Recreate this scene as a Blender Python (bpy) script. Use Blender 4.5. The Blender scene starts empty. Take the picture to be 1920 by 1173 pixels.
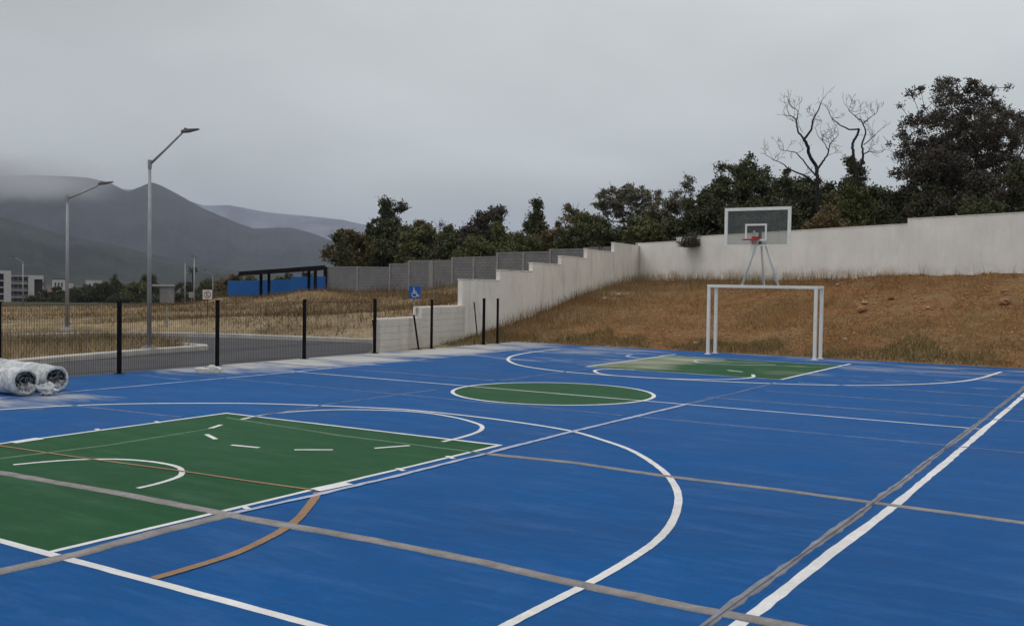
import bpy, math, random
import numpy as np
from mathutils import Vector, Matrix
random.seed(7); RNG = np.random.default_rng(7)
S = bpy.context.scene
COL = S.collection
R = math.radians
# ------------------------------------------------------------------ camera
FPX, PITCH, YAW, ROLL, CH, CX, CY = 1858.213, -0.030380, 0.566586, 0.0148619, 1.98283, -15.55469, -8.991778
cp, sp = math.cos(PITCH), math.sin(PITCH)
FW = np.array([math.cos(YAW)*cp, math.sin(YAW)*cp, sp])
r0 = np.cross(FW, [0, 0, 1]); r0 /= np.linalg.norm(r0)
u0 = np.cross(r0, FW)
RT = r0*math.cos(ROLL)+u0*math.sin(ROLL); UP = -r0*math.sin(ROLL)+u0*math.cos(ROLL)
CAM = np.array([CX, CY, CH])
cam = bpy.data.cameras.new('camera'); camo = bpy.data.objects.new('camera', cam); COL.objects.link(camo)
cam.sensor_width = 36; cam.lens = FPX/1920*36; cam.clip_start = .1; cam.clip_end = 20000
camo.matrix_world = Matrix(((RT[0], UP[0], -FW[0], CX), (RT[1], UP[1], -FW[1], CY), (RT[2], UP[2], -FW[2], CH), (0, 0, 0, 1)))
S.camera = camo
# ------------------------------------------------------------------ sky: overcast
SUN_EL, SUN_AZ = R(58), R(150)
W = bpy.data.worlds.new('World'); S.world = W; W.use_nodes = True
nt = W.node_tree; nt.nodes.clear()
def wn(t, **k):
    n = nt.nodes.new(t)
    for a, b in k.items(): setattr(n, a, b)
    return n
out = wn('ShaderNodeOutputWorld'); mix = wn('ShaderNodeMixShader'); nt.links.new(mix.outputs[0], out.inputs[0])
sky = wn('ShaderNodeTexSky'); sky.sky_type = 'NISHITA'; sky.sun_disc = False
sky.sun_elevation = SUN_EL; sky.sun_rotation = math.pi/2-SUN_AZ
b1 = wn('ShaderNodeBackground'); b1.inputs[1].default_value = .06; nt.links.new(sky.outputs[0], b1.inputs[0])
b2 = wn('ShaderNodeBackground'); b2.inputs[1].default_value = 1.06
mix.inputs[0].default_value = .965
nt.links.new(b1.outputs[0], mix.inputs[1]); nt.links.new(b2.outputs[0], mix.inputs[2])
tc = wn('ShaderNodeTexCoord'); sx = wn('ShaderNodeSeparateXYZ'); nt.links.new(tc.outputs['Generated'], sx.inputs[0])
def wm(op, a, b=None):
    n = wn('ShaderNodeMath', operation=op)
    for i, v in enumerate((a, b)):
        if v is None: continue
        if isinstance(v, (int, float)): n.inputs[i].default_value = v
        else: nt.links.new(v, n.inputs[i])
    return n.outputs[0]
zc = wm('MAXIMUM', sx.outputs[2], 0.0)
zz = wm('ADD', zc, .22)
cx = wn('ShaderNodeCombineXYZ'); nt.links.new(wm('DIVIDE', sx.outputs[0], zz), cx.inputs[0]); nt.links.new(wm('DIVIDE', sx.outputs[1], zz), cx.inputs[1])
n1 = wn('ShaderNodeTexNoise'); n1.inputs['Scale'].default_value = .95; n1.inputs['Detail'].default_value = 5; n1.inputs['Roughness'].default_value = .45; n1.inputs['Distortion'].default_value = .3
nt.links.new(cx.outputs[0], n1.inputs['Vector'])
grad = wn('ShaderNodeValToRGB'); nt.links.new(zc, grad.inputs[0])
cr = grad.color_ramp; cr.elements[0].position = 0; cr.elements[0].color = (.60, .645, .64, 1)
cr.elements[1].position = 1; cr.elements[1].color = (1.16, 1.14, 1.17, 1)
for p_, c_ in ((.10, (.60, .645, .64, 1)), (.2, (.66, .70, .70, 1)), (.34, (.76, .78, .79, 1)), (.6, (.95, .95, .97, 1))):
    e = cr.elements.new(p_); e.color = c_
cl = wn('ShaderNodeMapRange'); nt.links.new(n1.outputs[0], cl.inputs[0])
cl.inputs[1].default_value = .3; cl.inputs[2].default_value = .7; cl.inputs[3].default_value = .84; cl.inputs[4].default_value = 1.16
dt = wn('ShaderNodeVectorMath', operation='DOT_PRODUCT'); nt.links.new(tc.outputs['Generated'], dt.inputs[0]); dt.inputs[1].default_value = (.93, -.36, 0)
az = wn('ShaderNodeMapRange'); nt.links.new(dt.outputs['Value'], az.inputs[0]); az.inputs[1].default_value = -.2; az.inputs[2].default_value = .95; az.inputs[3].default_value = .74; az.inputs[4].default_value = 1.06
vm = wn('ShaderNodeVectorMath', operation='SCALE'); nt.links.new(grad.outputs[0], vm.inputs[0]); nt.links.new(wm('MULTIPLY', cl.outputs[0], az.outputs[0]), vm.inputs['Scale'])
nt.links.new(vm.outputs[0], b2.inputs[0])
sun = bpy.data.lights.new('sun', 'SUN'); sun.energy = .7; sun.angle = R(40); sun.color = (1, .97, .93)
suno = bpy.data.objects.new('sun', sun); COL.objects.link(suno)
sd = Vector((math.cos(SUN_AZ)*math.cos(SUN_EL), math.sin(SUN_AZ)*math.cos(SUN_EL), math.sin(SUN_EL)))
suno.rotation_euler = sd.to_track_quat('Z', 'Y').to_euler(); suno.location = (0, 0, 40)
S.view_settings.view_transform = 'Standard'; S.view_settings.look = 'None'; S.view_settings.exposure = 0; S.view_settings.gamma = 1
S.cycles.max_bounces = 6; S.cycles.transparent_max_bounces = 12; S.cycles.volume_bounces = 0; S.cycles.volume_max_steps = 64

# ------------------------------------------------------------------ helpers
def back(x, y, z=0.0):
    d = FW+RT*(x-960)/FPX-UP*(y-586.5)/FPX
    return CAM+d*((z-CAM[2])/d[2])
def at(x, depth, y=None):            # world point seen in column x at that depth (and in row y, else x,y only)
    yy = y if y is not None else 532
    return CAM+depth*(FW+RT*(x-960)/FPX-UP*(yy-586.5)/FPX)
def tag(o, label=None, cat=None, group=None, kind=None):
    for k, v in (('label', label), ('category', cat), ('group', group), ('kind', kind)):
        if v: o[k] = v
    return o
def empty(name, loc=(0, 0, 0), rz=0.0):
    o = bpy.data.objects.new(name, None); COL.objects.link(o); o.location = Vector(loc); o.rotation_euler = (0, 0, rz)
    o.empty_display_size = .2
    return o
def link(name, me, mat=None, parent=None):
    o = bpy.data.objects.new(name, me); COL.objects.link(o)
    if mat and not me.materials: me.materials.append(mat)
    if parent: o.parent = parent
    return o
class MB:
    def __init__(s): s.v = []; s.f = []
    def add(s, vs, fs):
        n = len(s.v); s.v += [tuple(map(float, v)) for v in vs]; s.f += [tuple(i+n for i in f) for f in fs]; return s
    def box(s, a, b):
        (x0, y0, z0), (x1, y1, z1) = a, b
        return s.add([(x0, y0, z0), (x1, y0, z0), (x1, y1, z0), (x0, y1, z0), (x0, y0, z1), (x1, y0, z1), (x1, y1, z1), (x0, y1, z1)],
                     [(3, 2, 1, 0), (4, 5, 6, 7), (0, 1, 5, 4), (1, 2, 6, 5), (2, 3, 7, 6), (3, 0, 4, 7)])
    def obox(s, p, q, w, z0, z1, z0b=None, z1b=None):     # upright slab along the plan line p->q, thickness w
        p = np.array(p[:2], float); q = np.array(q[:2], float); d = (q-p)/np.linalg.norm(q-p); n = np.array([-d[1], d[0]])*w/2
        z0b = z0 if z0b is None else z0b; z1b = z1 if z1b is None else z1b
        c = [(*(p-n), z0), (*(q-n), z0b), (*(q+n), z0b), (*(p+n), z0), (*(p-n), z1), (*(q-n), z1b), (*(q+n), z1b), (*(p+n), z1)]
        return s.add(c, [(3, 2, 1, 0), (4, 5, 6, 7), (0, 1, 5, 4), (1, 2, 6, 5), (2, 3, 7, 6), (3, 0, 4, 7)])
    def tube(s, pts, rad, n=8, cap=True):
        pts = [np.array(p, float) for p in pts]; rr = rad if hasattr(rad, '__len__') else [rad]*len(pts)
        base = len(s.v); prev = None
        for i, p in enumerate(pts):
            d = pts[min(i+1, len(pts)-1)]-pts[max(i-1, 0)]; d = d/(np.linalg.norm(d)+1e-9)
            if prev is None:
                a = np.cross(d, [0, 0, 1] if abs(d[2]) < .9 else [1, 0, 0])
            else: a = prev-d*np.dot(prev, d)
            a /= np.linalg.norm(a)+1e-9; prev = a; b = np.cross(d, a)
            for k in range(n):
                t = 2*math.pi*k/n; s.v.append(tuple(p+rr[i]*(math.cos(t)*a+math.sin(t)*b)))
        for i in range(len(pts)-1):
            for k in range(n):
                k2 = (k+1) % n; s.f.append((base+i*n+k, base+i*n+k2, base+(i+1)*n+k2, base+(i+1)*n+k))
        if cap:
            s.f.append(tuple(base+k for k in range(n))[::-1]); s.f.append(tuple(base+(len(pts)-1)*n+k for k in range(n)))
        return s
    def build(s, name, mat=None, parent=None, smooth=False, bevel=0):
        me = bpy.data.meshes.new(name); me.from_pydata(s.v, [], s.f); me.update()
        if smooth: me.polygons.foreach_set('use_smooth', [True]*len(me.polygons))
        o = link(name, me, mat, parent)
        if bevel:
            m = o.modifiers.new('bevel', 'BEVEL'); m.width = bevel; m.segments = 2; m.limit_method = 'ANGLE'
        return o
def npmesh(name, V, F, mat=None, parent=None):       # V (n,3), F (m,k) arrays
    me = bpy.data.meshes.new(name); n, k = F.shape
    me.vertices.add(len(V)); me.vertices.foreach_set('co', V.astype(np.float32).ravel())
    me.loops.add(n*k); me.loops.foreach_set('vertex_index', F.astype(np.int32).ravel())
    me.polygons.add(n); me.polygons.foreach_set('loop_start', np.arange(0, n*k, k, dtype=np.int32))
    me.update(calc_edges=True); me.validate()
    return link(name, me, mat, parent)

# ------------------------------------------------------------------ materials
class Mat:
    def __init__(s, name, color=(.5, .5, .5), rough=.8, metal=0, spec=.4):
        s.m = bpy.data.materials.new(name); s.m.use_nodes = True; s.t = s.m.node_tree
        s.b = s.t.nodes['Principled BSDF']; s.b.inputs['Base Color'].default_value = (*color, 1)
        s.b.inputs['Roughness'].default_value = rough; s.b.inputs['Metallic'].default_value = metal
        s.b.inputs['Specular IOR Level'].default_value = spec
        s._p = None
    def n(s, t, **k):
        n = s.t.nodes.new(t)
        for a, b in k.items(): setattr(n, a, b)
        return n
    def l(s, a, b): s.t.links.new(a, b); return s
    @property
    def pos(s):
        if s._p is None: s._p = s.n('ShaderNodeNewGeometry')
        return s._p.outputs['Position']
    def noise(s, scale, detail=4, rough=.5, vec=None, stretch=None, dist=0):
        n = s.n('ShaderNodeTexNoise'); n.inputs['Scale'].default_value = scale; n.inputs['Detail'].default_value = detail
        n.inputs['Roughness'].default_value = rough; n.inputs['Distortion'].default_value = dist
        v = vec if vec is not None else s.pos
        if stretch:
            mp = s.n('ShaderNodeMapping'); mp.inputs['Scale'].default_value = stretch[:3]
            if len(stretch) > 3: mp.inputs['Rotation'].default_value = (0, 0, stretch[3])
            s.l(v, mp.inputs[0]); v = mp.outputs[0]
        s.l(v, n.inputs['Vector']); return n.outputs[0]
    def rng(s, v, a, b, c=0, d=1, smooth=False):
        n = s.n('ShaderNodeMapRange'); s.l(v, n.inputs[0])
        if smooth: n.interpolation_type = 'SMOOTHSTEP'
        for i, x in enumerate((a, b, c, d)): n.inputs[i+1].default_value = x
        return n.outputs[0]
    def mth(s, op, a, b=0.0, c=None):
        n = s.n('ShaderNodeMath', operation=op); n.use_clamp = False
        for i, v in enumerate((a, b, c)):
            if v is None: continue
            if isinstance(v, (int, float)): n.inputs[i].default_value = v
            else: s.l(v, n.inputs[i])
        return n.outputs[0]
    def mix(s, f, a, b, blend='MIX'):
        n = s.n('ShaderNodeMix', data_type='RGBA', blend_type=blend)
        for i, v in ((0, f), (6, a), (7, b)):
            if isinstance(v, (int, float)): n.inputs[i].default_value = v
            elif isinstance(v, tuple): n.inputs[i].default_value = (*v, 1)
            else: s.l(v, n.inputs[i])
        return n.outputs[2]
    def base(s, c): s.l(c, s.b.inputs['Base Color']); return s
    def bump(s, h, strength=.3, dist=.01):
        n = s.n('ShaderNodeBump'); n.inputs['Strength'].default_value = strength; n.inputs['Distance'].default_value = dist
        s.l(h, n.inputs['Height']); s.l(n.outputs[0], s.b.inputs['Normal']); return s
    def xyz(s, v=None):
        n = s.n('ShaderNodeSeparateXYZ'); s.l(v if v is not None else s.pos, n.inputs[0]); return n.outputs
M = {}
def paint(name, col, dusty=(.54, .52, .45), dust_gain=1.0, wear=.0, rough=.62):
    m = Mat(name, col, rough, spec=.06); X, Y, Z = m.xyz()
    tone = m.noise(.55, 5, .6); fine = m.noise(7, 6, .75, stretch=(.35, 1, 1, .1)); grain = m.noise(70, 2, .6); strk = m.noise(14, 4, .7, stretch=(1, .12, 1, .45))
    big = m.noise(.16, 4, .55, stretch=(1, .6, 1)); c = m.mix(m.rng(tone, .3, .7), tuple(x*.80 for x in col), tuple(min(1, x*1.16) for x in col)); c = m.mix(m.rng(big, .38, .62, 0, .5), c, tuple(min(1, x*1.25+.012) for x in col))
    sc_ = m.noise(2.2, 6, .72, stretch=(1.6, .35, 1, .25)); c = m.mix(m.rng(sc_, .48, .66, 0, .65), c, tuple(min(1, x*1.2+.035) for x in col))
    c = m.mix(m.rng(fine, .35, .7, 0, .5), c, tuple(min(1, x*.7+.012) for x in col))
    c = m.mix(m.rng(strk, .5, .72, 0, .35), c, tuple(min(1, x*1.35+.02) for x in col))
    c = m.mix(m.rng(grain, .3, .7, 0, .28), c, tuple(x*.6 for x in col))
    # dust: along the fence side, at the far end and round the pipes
    a = m.mth('MULTIPLY', m.rng(Y, 4.6, 7.9, 0, 1, True), m.rng(X, -5.5, 1.5, .18, 1, True))
    b = m.rng(X, .3, 9.5, 0, .50, True)
    e = m.mth('MULTIPLY', m.rng(X, -9.5, -6.5, 0, 1, True), m.rng(X, -6.0, -3.8, 1, 0, True))
    e = m.mth('MULTIPLY', e, m.rng(Y, 3.2, 6.2, 0, .75, True))
    f_ = m.mth('MULTIPLY', m.rng(X, 4.5, 6.5, 0, .86 if 'green' in name else .5, True), m.rng(Y, -.8, 1.2, 0, 1, True))
    reg = m.mth('MAXIMUM', m.mth('MAXIMUM', m.mth('MAXIMUM', a, b), e), f_)
    s1 = m.noise(.9, 6, .62, stretch=(1, .35, 1), dist=.4); s2 = m.noise(3.2, 5, .6, stretch=(1, .3, 1))
    st = m.mth('ADD', m.mth('MULTIPLY', s1, .7), m.mth('MULTIPLY', s2, .3))
    thr = m.mth('MULTIPLY_ADD', reg, -.42, .715)
    du = m.mth('MULTIPLY', m.mth('SUBTRACT', st, thr), 4.5)
    du = m.rng(du, 0, 1, 0, .85*dust_gain)
    c = m.mix(du, c, dusty)
    sp_ = m.noise(33, 3, .8); c = m.mix(m.rng(sp_, .62, .75, 0, .5), c, tuple(min(1, x*1.5+.05) for x in col))
    if wear:
        w_ = m.noise(28, 5, .7); c = m.mix(m.rng(w_, .5, .68, 0, wear), c, (.05, .10, .2))
    m.base(c); m.bump(m.noise(160, 3, .7), .25, .004)
    m.l(m.rng(tone, .3, .7, rough-.06, rough+.1), m.b.inputs['Roughness'])
    return m.m
M['blue'] = paint('blue_court_paint', (.0018, .083, .270))
M['green'] = paint('green_court_paint', (.012, .080, .027), dusty=(.36, .37, .27), dust_gain=.95)
M['white_line'] = paint('white_line_paint', (.75, .75, .73), dusty=(.42, .42, .42), dust_gain=.6, wear=.13)
M['faded_line'] = paint('faded_line_paint', (.46, .50, .64), dusty=(.42, .42, .42), wear=.35)
M['orange_line'] = paint('orange_line_paint', (.33, .20, .11), dusty=(.42, .42, .40), wear=.3)
M['pale_green_line'] = paint('worn_joint_on_green', (.13, .21, .12), wear=.5)
def joint_mat(name, col, a=.2, wob=True):
    m = Mat(name, col, .9, spec=.2)
    n = m.noise(3.5, 7, .75); n2 = m.noise(45, 4, .7)
    c = m.mix(m.rng(n, .35, .7), tuple(x*.6 for x in col), tuple(x*1.25 for x in col))
    c = m.mix(m.rng(n2, .4, .7, 0, .5), c, tuple(x*.6 for x in col)); m.base(c); m.bump(n2, .4, .004)
    return m.m
M['joint'] = joint_mat('grey_joint_filler', (.30, .285, .275))
M['joint_edge'] = joint_mat('ragged_joint_edge', (.27, .28, .32))
M['joint_dark'] = joint_mat('dark_joint_gap', (.13, .135, .145))
M['joint_blue'] = joint_mat('thin_blue_grey_joint', (.14, .20, .35))
def simple(name, col, rough=.7, metal=0, spec=.4, var=.18, scale=3, bump=.15, bscale=40):
    m = Mat(name, col, rough, metal, spec); n = m.noise(scale, 5, .6)
    m.base(m.mix(m.rng(n, .3, .7), tuple(x*(1-var) for x in col), tuple(min(1, x*(1+var)) for x in col)))
    if bump: m.bump(m.noise(bscale, 3, .6), bump, .005)
    return m.m
M['asphalt'] = simple('asphalt', (.062, .062, .066), .9, var=.25, scale=.8, bump=.5, bscale=60)
M['kerb'] = simple('kerb_concrete', (.46, .44, .40), .85, var=.2, scale=2)
M['white_steel'] = simple('white_painted_steel', (.80, .785, .73), .5, var=.06, scale=6, bump=.03)
M['black_steel'] = simple('black_painted_steel', (.004, .0045, .006), .6, bump=0, spec=.12)
M['galv'] = simple('galvanised_steel', (.30, .31, .33), .5, .35, var=.12, scale=4, bump=.03)
M['lamp_head'] = simple('dark_grey_lamp_head', (.06, .065, .07), .5)
M['red_steel'] = simple('red_rim_paint', (.35, .03, .025), .5, bump=0)
M['net'] = simple('old_net_cord', (.62, .62, .60), .9, bump=0)
M['blue_wall'] = simple('blue_painted_wall', (.008, .095, .33), .8, var=.12, scale=.6)
M['dark_roof'] = simple('dark_metal_roof', (.006, .006, .007), .7, bump=0, spec=.1)
M['concrete'] = simple('bare_concrete', (.25, .24, .225), .9, var=.2, scale=1.2)
M['plastic_wrap'] = None
M['black_pipe'] = simple('black_corrugated_plastic', (.016, .017, .018), .45, bump=0)
M['foam'] = simple('dirty_white_foam', (.62, .61, .55), .9, var=.2, scale=9, bump=.4)
M['sign_blue'] = simple('blue_sign_face', (.012, .085, .36), .4, bump=0, var=.05)
M['sign_white'] = simple('white_sign_face', (.62, .62, .60), .5, bump=0, var=.05)
M['sign_red'] = simple('red_sign_ring', (.28, .08, .06), .5, bump=0)
M['bark'] = simple('grey_brown_bark', (.055, .048, .042), .9, var=.3, scale=8)
M['bark_dark'] = simple('dark_bark', (.022, .020, .019), .9, var=.3, scale=8)
m = Mat('white_wrap_film', (.7, .72, .73), .35, spec=.5)
nn = m.noise(5, 6, .65, dist=1.2); m.base(m.mix(m.rng(nn, .42, .62), (.40, .43, .44), (.78, .80, .80))); m.bump(nn, .9, .05)
M['plastic_wrap'] = m.m
m = Mat('clear_wrap_film', (.6, .64, .66), .2, spec=.6)
tr = m.n('ShaderNodeBsdfTransparent'); mx = m.n('ShaderNodeMixShader'); nn = m.noise(9, 4, .6, dist=1.5)
m.l(m.rng(nn, .38, .65, .12, .85), mx.inputs[0]); m.l(tr.outputs[0], mx.inputs[1]); m.l(m.b.outputs[0], mx.inputs[2])
m.l(mx.outputs[0], m.t.nodes['Material Output'].inputs[0]); m.bump(nn, .6, .03); M['clear_wrap'] = m.m
m = Mat('thin_film_over_mouth', (.5, .53, .55), .25, spec=.5)
tr = m.n('ShaderNodeBsdfTransparent'); mx = m.n('ShaderNodeMixShader'); nn = m.noise(7, 4, .6, dist=2.5)
m.l(m.rng(nn, .45, .62, .03, .62), mx.inputs[0]); m.l(tr.outputs[0], mx.inputs[1]); m.l(m.b.outputs[0], mx.inputs[2]); m.l(mx.outputs[0], m.t.nodes['Material Output'].inputs[0]); M['film_cap'] = m.m
m = Mat('hazy_acrylic', (.30, .31, .31), .25, spec=.5)
tr = m.n('ShaderNodeBsdfTransparent'); tr.inputs[0].default_value = (.86, .88, .87, 1); mx = m.n('ShaderNodeMixShader'); mx.inputs[0].default_value = .17
m.l(tr.outputs[0], mx.inputs[1]); m.l(m.b.outputs[0], mx.inputs[2]); m.l(mx.outputs[0], m.t.nodes['Material Output'].inputs[0])
M['acrylic'] = m.m
# whitewashed plaster with stains and a grimy foot
def plaster(name, col, stain=(.33, .28, .21), grime=.5, course=0.0, splash=None):
    m = Mat(name, col, .88, spec=.2); X, Y, Z = m.xyz()
    a = m.noise(.7, 6, .6); b = m.noise(2.5, 5, .65, stretch=(1.3, 1.3, .25)); c3 = m.noise(14, 4, .6)
    c = m.mix(m.rng(a, .3, .7), tuple(x*.88 for x in col), tuple(min(1, x*1.05) for x in col))
    c = m.mix(m.rng(b, .5, .8, 0, grime), c, stain)
    c = m.mix(m.rng(c3, .45, .75, 0, .22), c, tuple(x*.7 for x in col))
    if splash:
        c = m.mix(m.mth('MULTIPLY', m.rng(Z, splash[0], splash[1], 0, .8, True), m.rng(m.noise(1.7, 6, .7), .38, .62)), c, (.40, .31, .21))
        c = m.mix(m.rng(m.noise(.45, 5, .65, dist=.6), .52, .6, 0, .3), c, tuple(x*.8 for x in col))
    if course:
        w = m.n('ShaderNodeTexWave', wave_type='BANDS', bands_direction='Z'); w.inputs['Scale'].default_value = 1/(.19*2*math.pi)*2*math.pi/2
        w.inputs['Distortion'].default_value = .4; m.l(m.pos, w.inputs['Vector'])
        c = m.mix(m.rng(w.outputs['Fac'], .0, .25, course, 0), c, tuple(x*.55 for x in col))
    m.base(c); m.bump(m.mth('ADD', m.noise(20, 4, .6), m.mth('MULTIPLY', m.noise(4, 3, .5), 1.5)), .3, .012)
    return m.m
M['white_plaster'] = plaster('whitewashed_plaster', (.78, .75, .68))
M['white_plaster_clean'] = plaster('whitewashed_plaster_clean', (.82, .80, .75), grime=.2, splash=(2.95, 2.35))
M['cream_block'] = plaster('cream_washed_block', (.60, .56, .49), grime=.45)
M['mortar'] = simple('mortar', (.47, .44, .385), .95)
# grey concrete block wall: running bond from a brick texture laid along the wall
m = Mat('grey_block_wall', (.2, .2, .2), .92, spec=.2)
tco = m.n('ShaderNodeTexCoord'); sx3 = m.xyz(tco.outputs['Object']); cmb = m.n('ShaderNodeCombineXYZ')
m.l(sx3[0], cmb.inputs[0]); m.l(sx3[2], cmb.inputs[1])
bk = m.n('ShaderNodeTexBrick'); bk.inputs['Scale'].default_value = 1; bk.inputs['Brick Width'].default_value = .4; bk.inputs['Row Height'].default_value = .2
bk.inputs['Mortar Size'].default_value = .018; bk.inputs['Color1'].default_value = (.145, .15, .16, 1); bk.inputs['Color2'].default_value = (.19, .19, .20, 1); bk.inputs['Mortar'].default_value = (.10, .10, .105, 1)
m.l(cmb.outputs[0], bk.inputs['Vector']); nn = m.noise(.9, 5, .6)
m.base(m.mix(m.rng(nn, .3, .75, 0, .5), bk.outputs['Color'], (.24, .235, .225))); m.bump(bk.outputs['Fac'], -.6, .01); M['grey_block'] = m.m
M['pilaster'] = simple('grey_concrete_pilaster', (.25, .245, .235), .9, var=.2, scale=3)
def leafmat(name, c1, c2, c3):
    m = Mat(name, c1, .65, spec=.25); g = m.n('ShaderNodeNewGeometry')
    a = m.mix(m.rng(g.outputs['Random Per Island'], 0, 1), c1, c2); nn = m.noise(.8, 3, .5)
    m.base(m.mix(m.rng(nn, .42, .7, 0, .7), a, c3)); return m.m
M['leaf_dark'] = leafmat('dark_green_leaves', (.0333, .0461, .0179), (.0794, .0896, .0333), (.0704, .0640, .0307))
M['leaf_green'] = leafmat('olive_green_leaves', (.0538, .0742, .0230), (.1216, .1280, .0435), (.1408, .1152, .0435))
M['leaf_brown'] = leafmat('brownish_leaves', (.1088, .0768, .0346), (.1792, .1280, .0538), (.0768, .0794, .0307))
M['leaf_grey'] = leafmat('grey_green_leaves', (.1088, .1088, .0704), (.1792, .1664, .1152), (.0896, .0832, .0576))
M['leaf_purple'] = leafmat('dusky_leaves', (.0435, .0384, .0307), (.0960, .0794, .0614), (.0576, .0576, .0333))
def strawmat(name, c1, c2, c3):
    m = Mat(name, c1, .8, spec=.2); g = m.n('ShaderNodeNewGeometry')
    a = m.mix(g.outputs['Random Per Island'], c1, c2); nn = m.noise(.35, 4, .6)
    m.base(m.mix(m.rng(nn, .4, .65, 0, .8), a, c3)); return m.m
M['straw'] = strawmat('straw_grass', (.45, .355, .215), (.28, .22, .125), (.30, .235, .125))
M['brown_grass'] = strawmat('brown_dry_grass', (.25, .15, .068), (.14, .085, .036), (.22, .17, .08))
M['gold_grass'] = strawmat('golden_dry_grass', (.36, .25, .11), (.22, .145, .06), (.27, .21, .09))
M['mound_grass'] = strawmat('russet_mound_grass', (.165, .10, .046), (.10, .062, .028), (.16, .115, .052))
M['rust_grass'] = strawmat('rusty_dry_grass', (.37, .21, .09), (.21, .115, .045), (.33, .235, .11))
M['weed'] = strawmat('dark_dry_weeds', (.13, .075, .038), (.075, .05, .028), (.14, .10, .045))
M['greenish_grass'] = strawmat('greenish_grass', (.13, .12, .045), (.20, .15, .06), (.09, .10, .035))
M['clod'] = simple('earth_clods', (.30, .165, .078), .95, var=.4, scale=1.5)
M['stone'] = simple('pale_stones', (.34, .26, .18), .9, var=.2, scale=6)

# ------------------------------------------------------------------ wall lines in plan
W1_0 = np.array([5.45, 8.95]); W1_1 = np.array([29.86, 12.42])
d1 = (W1_1-W1_0)/np.linalg.norm(W1_1-W1_0)
def w2depth(px): return 1/(.02008+(px-1197)*(.0313-.02008)/723)
W2_1 = at(1920, w2depth(1920))[:2]; W2_1 = W2_1
d2 = (W2_1-W1_1)/np.linalg.norm(W2_1-W1_1); W2_E = W1_1+d2*42
CRT = (-30.0, 12.6, -15.0, 8.82)   # court slab x0 x1 y0 y1
def gz(px, y, d):                   # ground height of the point in column px, row y, at depth d
    return float(at(px, d, y)[2])
# control points of the land outside the walls (x, y, z)
ctl = []
def C(px, y, d): P = at(px, d, y); ctl.append((P[0], P[1], P[2]))
for px, y, d in ((0, 575, 62), (60, 575, 62), (130, 575, 62), (190, 574, 62), (250, 573, 62), (310, 573, 62), (370, 570, 62), (430, 557, 64), (460, 558, 63),
                 (489, 560, 62), (540, 553, 60), (591, 547, 57), (600, 546, 66), (614, 547, 75), (660, 548, 75), (700, 549, 74), (760, 548, 71),
                 (500, 600, 44), (560, 585, 46), (620, 592, 42), (620, 568, 50), (680, 600, 40), (690, 575, 48), (740, 558, 55), (760, 580, 44), (800, 560, 50), (820, 574, 42),
                 (430, 600, 46), (430, 580, 54), (350, 600, 46)):
    C(px, y, d)
for k in range(-4, 9): ctl.append((-8+k*2.2, 30, 0)); ctl.append((-14+k*3.0, 45, 0)); ctl.append((-20+k*2.5, 16, 0))
for px in (-250, -120, 0, 80, 160, 240, 310):
    for d, z in ((50, .02), (56, .0), (62, -.02), (66, -.12), (71, -.4), (77, -.75), (84, -1.1), (92, -1.5), (110, -2.2), (125, -2.8)):
        P = at(px, d); ctl.append((P[0], P[1], z-(.15 if d > 64 else 0)+max(0, px-240)*.004*(d < 70)))
for px, d, z in ((0, 100, -1.6), (100, 100, -1.6), (200, 100, -1.4), (300, 100, -1.0), (400, 100, -.8), (0, 140, -2.6), (150, 140, -2.4), (300, 140, -1.6), (420, 140, -1.5),
                 (0, 200, -5), (150, 200, -5), (300, 200, -5), (450, 180, -4), (0, 290, -9), (200, 290, -9), (400, 290, -9), (600, 290, -7)):
    P = at(px, d); ctl.append((P[0], P[1], z))
for t in np.linspace(.12, 1, 10):   # outer side of the stepped wall
    P = W1_0+(W1_1-W1_0)*t; ctl.append((P[0]-.3, P[1]+1.2, 0.1+2.6*t))
for t in np.linspace(0, 1, 14):     # outer side of the back wall and the slope behind it
    P = W1_1+d2*42*t; n_ = np.array([-d2[1], d2[0]]); ctl.append((P[0]+n_[0]*1, P[1]+n_[1]*1, 2.9)); ctl.append((P[0]+n_[0]*9, P[1]+n_[1]*9, 3.2)); ctl.append((P[0]+n_[0]*25, P[1]+n_[1]*25, 4.2))
for px, d, z in ((700, 78, 1.4), (800, 74, 1.7), (934, 68, 2.2), (1050, 63, 2.5), (1147, 59, 2.7), (800, 95, 1.8), (1000, 95, 3), (650, 95, 1.4), (1200, 95, 4), (700, 130, 0), (1000, 130, 3), (1400, 130, 5), (1900, 130, 6)):
    P = at(px, d); ctl.append((P[0], P[1], z))
ctl = np.array(ctl)
FARK = np.array([(9.3, 9.6), (8.9, 11.2), (8.2, 14), (7.6, 16.8), (6.9, 18.4), (6.1, 19.5), (4.6, 20.6), (1.5, 21.4)])
NEARK = np.array([(1.5, 18.6), (2.6, 17.8), (3.2, 16.6), (3.5, 14.6), (3.45, 13.3), (3.1, 12.85), (1.2, 12.75), (-1.6, 12.2), (-4, 11.6), (-10, 10.9), (-30, 10.6)])
def segdist(P, A, B):
    A = np.asarray(A, float); B = np.asarray(B, float); d = B-A; t = np.clip(((P-A)@d)/(d@d), 0, 1)
    return np.linalg.norm(P-(A+t[:, None]*d), axis=1), t
def polydist(P, L):
    return np.min([segdist(P, L[i], L[i+1])[0] for i in range(len(L)-1)], axis=0)
def sstep(t): t = np.clip(t, 0, 1); return t*t*(3-2*t)
def inpoly(P, poly):
    x, y = P[:, 0], P[:, 1]; c = np.zeros(len(P), bool); j = len(poly)-1
    for i in range(len(poly)):
        xi, yi = poly[i]; xj, yj = poly[j]
        if yi != yj: c ^= ((yi > y) != (yj > y)) & (x < (xj-xi)*(y-yi)/(yj-yi)+xi)
        j = i
    return c
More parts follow.
